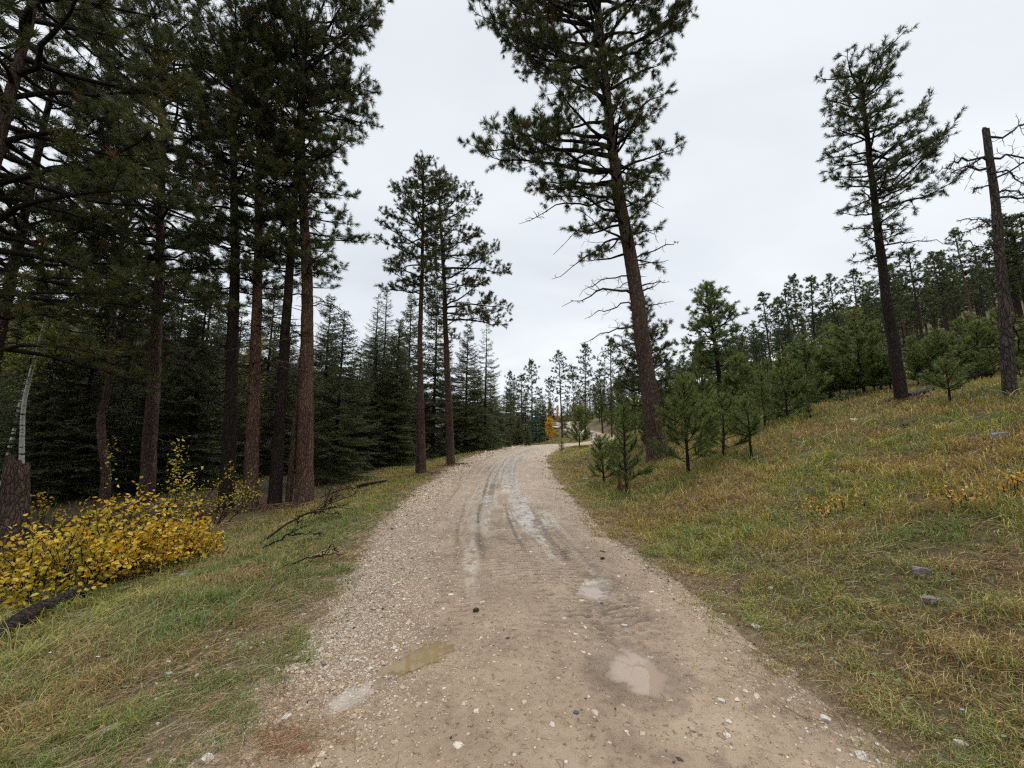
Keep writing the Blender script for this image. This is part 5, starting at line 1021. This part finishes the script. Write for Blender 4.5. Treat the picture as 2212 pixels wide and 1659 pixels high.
for i, (px, t, w_, h_) in enumerate([(1745, 17.5, 1.1, .5), (1700, 15.5, .8, .45), (1832, 15.2, .45, .35), (1790, 20, 1.3, .45), (1905, 18, .8, .8), (1610, 14.5, .5, .4)]):
    x, y = sh(px, t); shrub('juniper_bush', ['spreading juniper in the orange grass before the thicket', 'low juniper beside the bushy young pine', 'small round juniper alone on the meadow', 'long low juniper at the foot of the thicket', 'upright juniper left of the meadow pine foot', 'low juniper right of the widest young pine'][i], x, y, w_, w_ * .6, h_, 620 + i, 120, 16, 0.06, 'juniper', (0, 1), leafy=0.1, spread=0.4)
def log(name, label, pts, r, mt, seed, cat, sides=14, rough=0.07, br=0):
    rng = np.random.default_rng(seed); P = np.array(pts, float); root = empty(name, P[0], 0, label=label, cat=cat); P = P - P[0]; q = np.linspace(0, 1, 26); Q = np.stack([np.interp(q, np.linspace(0, 1, len(P)), P[:, k]) for k in range(3)], 1); Q += np.cumsum(rng.normal(0, 0.006, Q.shape), 0)
    mb = MB(); rr_ = np.interp(q, np.linspace(0, 1, len(r)), r) * (1 + rng.uniform(-.06, .06, 26)); tube(mb, Q, rr_, sides, 0, rough, rng); V = mb.V[0].reshape(26, sides, 3)
    for e_, sg in ((0, -1), (-1, 1)):
        V[e_] += nrmv(Q[-1] - Q[0]) * sg * rng.uniform(-.03, .05, (sides, 1)) ; mb.add(np.vstack([V[e_], V[e_].mean(0)[None]]), np.array([[i, (i + 1) % sides, sides] for i in range(sides)]), 0)
    mb.build('stem', M[mt], root)
    return root, Q
def gp(px, py, dz=0.0): p, t = at(px, py); return (p[0], p[1], p[2] + dz)
log('charred_log', 'blackened rotting log below the yellow shrubs at the left edge', [gp(-60, 1420, .05), gp(60, 1350, .08), gp(130, 1318, .09), gp(200, 1282, .07)], (.06, .09, .085, .06), 'log', 701, 'log')
log('fallen_log', 'grey fallen log right of the meadow pine foot', [gp(1962, 862, .08), gp(2040, 838, .12)], (.12, .11), 'dead_grey', 702, 'log')
log('charred_log', 'dark fallen log between the meadow pine and the snag', [gp(2070, 832, .1), gp(2145, 816, .12)], (.13, .11), 'char', 703, 'log')
log('charred_log', 'dark log lying in the grass left of the road near the paired pines', [gp(770, 1056, .05), gp(835, 1044, .07)], (.09, .08), 'char', 704, 'log')
log('tree_stump', 'short dark stub of wood right of the yellow shrubs', [gp(468, 1180, -.05), gp(476, 1160, .05)], (.06, .05), 'char', 705, 'stump')
log('fallen_log', 'thin weathered stick lying on the meadow slope', [gp(1905, 934, .03), gp(1965, 922, .04)], (.04, .03), 'dead_grey', 706, 'stick')
rng = np.random.default_rng(71)
def deadfall(label, a, b, lift, r, n, seed, name='fallen_branch', mt='twig', sub=0.6):
    lift = lift * 0.6 + 0.05; r *= 0.75; n = int(n * 1.6)
    rng = np.random.default_rng(seed); A_ = np.array(gp(*a)); B_ = np.array(gp(*b)); root = empty(name, A_, 0, label=label, cat='branch'); s = np.linspace(0, 1, 14)[:, None]; P = (B_ - A_) * s; 
    g = np.array([H(A_[0] + q[0], A_[1] + q[1]) for q in P]) - A_[2]; P[:, 2] = g + 0.07 + lift * np.sin(s[:, 0] * PI) ** 1.0; P += rng.normal(0, .012, P.shape)
    mb = MB(); tube(mb, P, np.linspace(r, .006, 14), 6, 0, .1, rng); mb.build('main_stem', M[mt], root)
    for i in range(n):
        k = int(rng.integers(3, 12)); d = nrmv(nrmv(B_ - A_) + rng.normal(0, .5, 3) * np.array([1, 1, .55])); L = np.linalg.norm(B_ - A_) * sub * rng.uniform(.3, .8) * (1.1 - k / 14)
        Q = P[k] + d * np.linspace(0, 1, 8)[:, None] * L + np.cumsum(rng.normal(0, .02, (8, 3)), 0); gq = np.array([H(A_[0] + q[0], A_[1] + q[1]) for q in Q]) - A_[2]; Q[:, 2] = np.maximum(Q[:, 2], gq + .07)
        dead_branch(Q, r * .45, rng, root, M[mt], 'side_branch', n=7, ln=.6)
deadfall('forked dead branch arching above the grass left of the road', (560, 1186), (762, 1106), .30, .028, 8, 711, sub=.8)
deadfall('crooked dead limb lying in front of the forked dead branch', (566, 1194), (700, 1164), .05, .024, 3, 712)
deadfall('long thin stick at the gravel edge left of the road', (600, 1246), (740, 1208), .01, .014, 2, 713)
deadfall('brush pile of twigs at the foot of the spruces', (690, 1080), (775, 1060), .12, .02, 10, 714)
def rock(name, label, p, sz, col, seed, cat='stone', group=None):
    rng = np.random.default_rng(seed); import bmesh; bm = bmesh.new(); bmesh.ops.create_icosphere(bm, subdivisions=3, radius=1)
    for v in bm.verts:
        c = v.co.copy(); f = 1 + 0.35 * (vn(c.x * 1.7 + seed, c.y * 1.7 + c.z * 1.3, seed) - .5) + 0.2 * (vn(c.x * 4, c.y * 4 - c.z * 3, seed + 1) - .5); q = c * float(f)
        for ax_ in range(3): q[ax_] = max(-0.72, min(0.72, q[ax_]))
        v.co = (q.x * sz[0], q.y * sz[1], q.z * sz[2])
    me = bpy.data.meshes.new(name); bm.to_mesh(me); bm.free(); o = bpy.data.objects.new(name, me); COL.objects.link(o); o.location = (p[0], p[1], p[2] + sz[2] * 0.25); o.rotation_euler = (rng.uniform(-.2, .2), rng.uniform(-.2, .2), rng.uniform(0, 6)); me.materials.append(col); tag(o, label, cat, group)
def stone_mat(name, a, b):
    m, nt, bs = mat(name); n = noise(nt, objvec(nt), 35, 5, .7); c = ramp(nt, n, [(.3, a), (.7, b)]); nt.links.new(c, bs.inputs['Base Color']); bs.inputs['Roughness'].default_value = .8; bump(nt, bs, n, .6, .01); return m
WS = stone_mat('pale_limestone', (.34, .29, .23), (.62, .57, .50)); GS = stone_mat('grey_stone', (.12, .11, .11), (.28, .26, .25)); PS = stone_mat('purplish_stone', (.10, .075, .075), (.22, .165, .16)); TS = stone_mat('tan_stone', (.24, .18, .12), (.42, .34, .25)); DS = stone_mat('dark_stone', (.04, .04, .045), (.11, .11, .12))
for i, (px, py, s, m_, lab) in enumerate([(447, 1648, .030, WS, 'pale flat stone at the bottom left road edge'), (1633, 1357, .042, WS, 'pale angular stone at the right road edge'), (1665, 1270 + 3, .026, WS, 'small pale stone higher up the right road edge'), (1785, 1558, .026, WS, 'pale stone on the road beside the right verge'), (1575, 1572, .017, WS, 'small whitish stone on the lower right of the road'),
        (1862, 1640, .030, WS, 'whitish stone at the bottom right corner of the road'), (2078, 1612, .03, WS, 'flat pale stone in the bottom right grass'), (1995, 1582, .022, TS, 'tan stone in the bottom right grass'), (700, 1443, .014, DS, 'dark pebble left of the yellowish puddle'), (1990, 1240, .09, PS, 'broad purplish stone half sunk in the meadow'), (2012, 1300, .065, PS, 'smaller purplish stone below the broad one'),
        (1265, 1038, .14, GS, 'grey boulder on the right road bank'), (2160, 945, .13, GS, 'grey stone standing in the grass at the right'), (236, 1522 + 60, .045, TS, 'tan stone in the bottom left grass'), (400, 1247, .08, GS, 'grey stone in front of the yellow shrubs'), (640, 1425, .024, WS, 'white pebble on the left gravel edge'), (1560, 1530, .02, WS, 'white stone near the largest puddle on the right'), (1845, 920 - 10, .12, WS, 'pale stone in the dry grass by the small round juniper'),
        (618, 1560, .028, WS, 'pale chip beside the orange needles'), (1245, 1560, .016, DS, 'dark bluish pebble on the near road'), (1300, 1240 + 65, .014, DS, 'dark pebble in front of the small puddle')]):
    p, t = at(px, py); z = float(surf(np.array([p[0]]), np.array([p[1]]))[0]); rock('stone', lab, (p[0], p[1], z), (s * 1.3, s, s * .6), m_, 800 + i)
# a scatter of pale stones along the verges
rng = np.random.default_rng(90); k = 0
while k < 46:
    r = math.exp(rng.uniform(math.log(1.6), math.log(6))); a = rng.uniform(-.9, .95); x, y = r * math.sin(a), r * math.cos(a); o, s_, _z = near_road([x], [y]); hw = 1.95
    if y < 1.6 or abs(abs(o[0]) - hw) > (.45 if rng.random() < .75 else 1.4): continue
    s = rng.uniform(.010, .024); z = float(surf(np.array([x]), np.array([y]))[0]); left = o[0] < 0
    rock('stone', 'small pale stone lying along the left edge of the near road' if left else 'small pale stone lying along the right edge of the near road', (x, y, z), (s * 1.3, s, s * .65), WS if rng.random() < .7 else TS, 900 + k, group='stones along the left edge' if left else 'stones along the right edge'); k += 1
def flower(label, px, py, n, mt, seed, spread=.05):
    rng = np.random.default_rng(seed); p, t = at(px, py); root = empty('flower', p, 0, label=label, cat='flower'); mb = MB(); ms = MB()
    for i in range(n):
        b = np.array([rng.normal(0, spread), rng.normal(0, spread), 0]); e = b + np.array([rng.normal(0, .02), rng.normal(0, .02), .10]); sticks(ms, b, e, .0015, .001); k = 9; an = np.arange(k) / k * 6.283; r = max(.012, .0022 * t)
        V = [e + np.array([0, 0, .003])] + [e + np.array([math.cos(q) * r * (1 if j % 2 else .8), math.sin(q) * r * (1 if j % 2 else .8), .004 if j % 2 else .0]) for j, q in enumerate(an)]
        V = np.array(V); V[:, 2] += (V[:, 1] - e[1]) * -.35; mb.add(V, np.array([[0, 1 + j, 1 + (j + 1) % k] for j in range(k)]))
    mb.build('petals', M[mt], root); ms.build('stem', M['juniper'], root)
flower('three white daisies in the grass near the rusty young pine', 1397, 1096, 3, 'white_petal', 1, .12); flower('pair of white daisies at the right verge', 1535, 1180, 2, 'white_petal', 2, .08)
flower('violet flower among the dry grass of the right verge', 1920, 1292, 3, 'violet_petal', 3, .03); flower('white flower low in the left grass', 205, 1452, 1, 'white_petal', 4); flower('white flower nearer the charred log', 133, 1432, 1, 'white_petal', 5); flower('white flower in the middle of the left verge', 335, 1482, 1, 'white_petal', 6)
flower('pink clover in the bottom right grass', 2082, 1575, 1, 'violet_petal', 7, .01)
for i, (px, py) in enumerate([(1029, 1332), (1302, 1212)]):
    p, t = at(px, py); z = float(surf(np.array([p[0]]), np.array([p[1]]))[0]); rng = np.random.default_rng(i); mb = MB(); root = empty('pine_cone', (p[0], p[1], z + .012), rng.uniform(0, 6), label=['dark pine cone in the middle of the near road', 'brown pine cone on the right side of the road', 'pine cone beside the orange needles', 'pine cone on the left gravel edge'][i], cat='pine cone')
    for a_ in range(7):
        f = a_ / 6; r = .016 * math.sin(PI * (.12 + .8 * f)) + .003
        for b_ in range(7):
            q = b_ / 7 * 6.28 + a_ * .4; c = np.array([-.025 + .05 * f, math.cos(q) * r, math.sin(q) * r * .8]); d = np.array([.006, math.cos(q) * .007, math.sin(q) * .007]); u = np.array([0, -math.sin(q), math.cos(q)]) * .006
            mb.add([c - u, c + u, c + d + u * .7, c + d - u * .7], [[0, 1, 2, 3]])
    tube(mb, [[-.03, 0, 0], [0, 0, 0], [.028, 0, 0]], [.004, .011, .004], 6); mb.build('scales', M['cone'], root)
print('objects', len(bpy.data.objects))
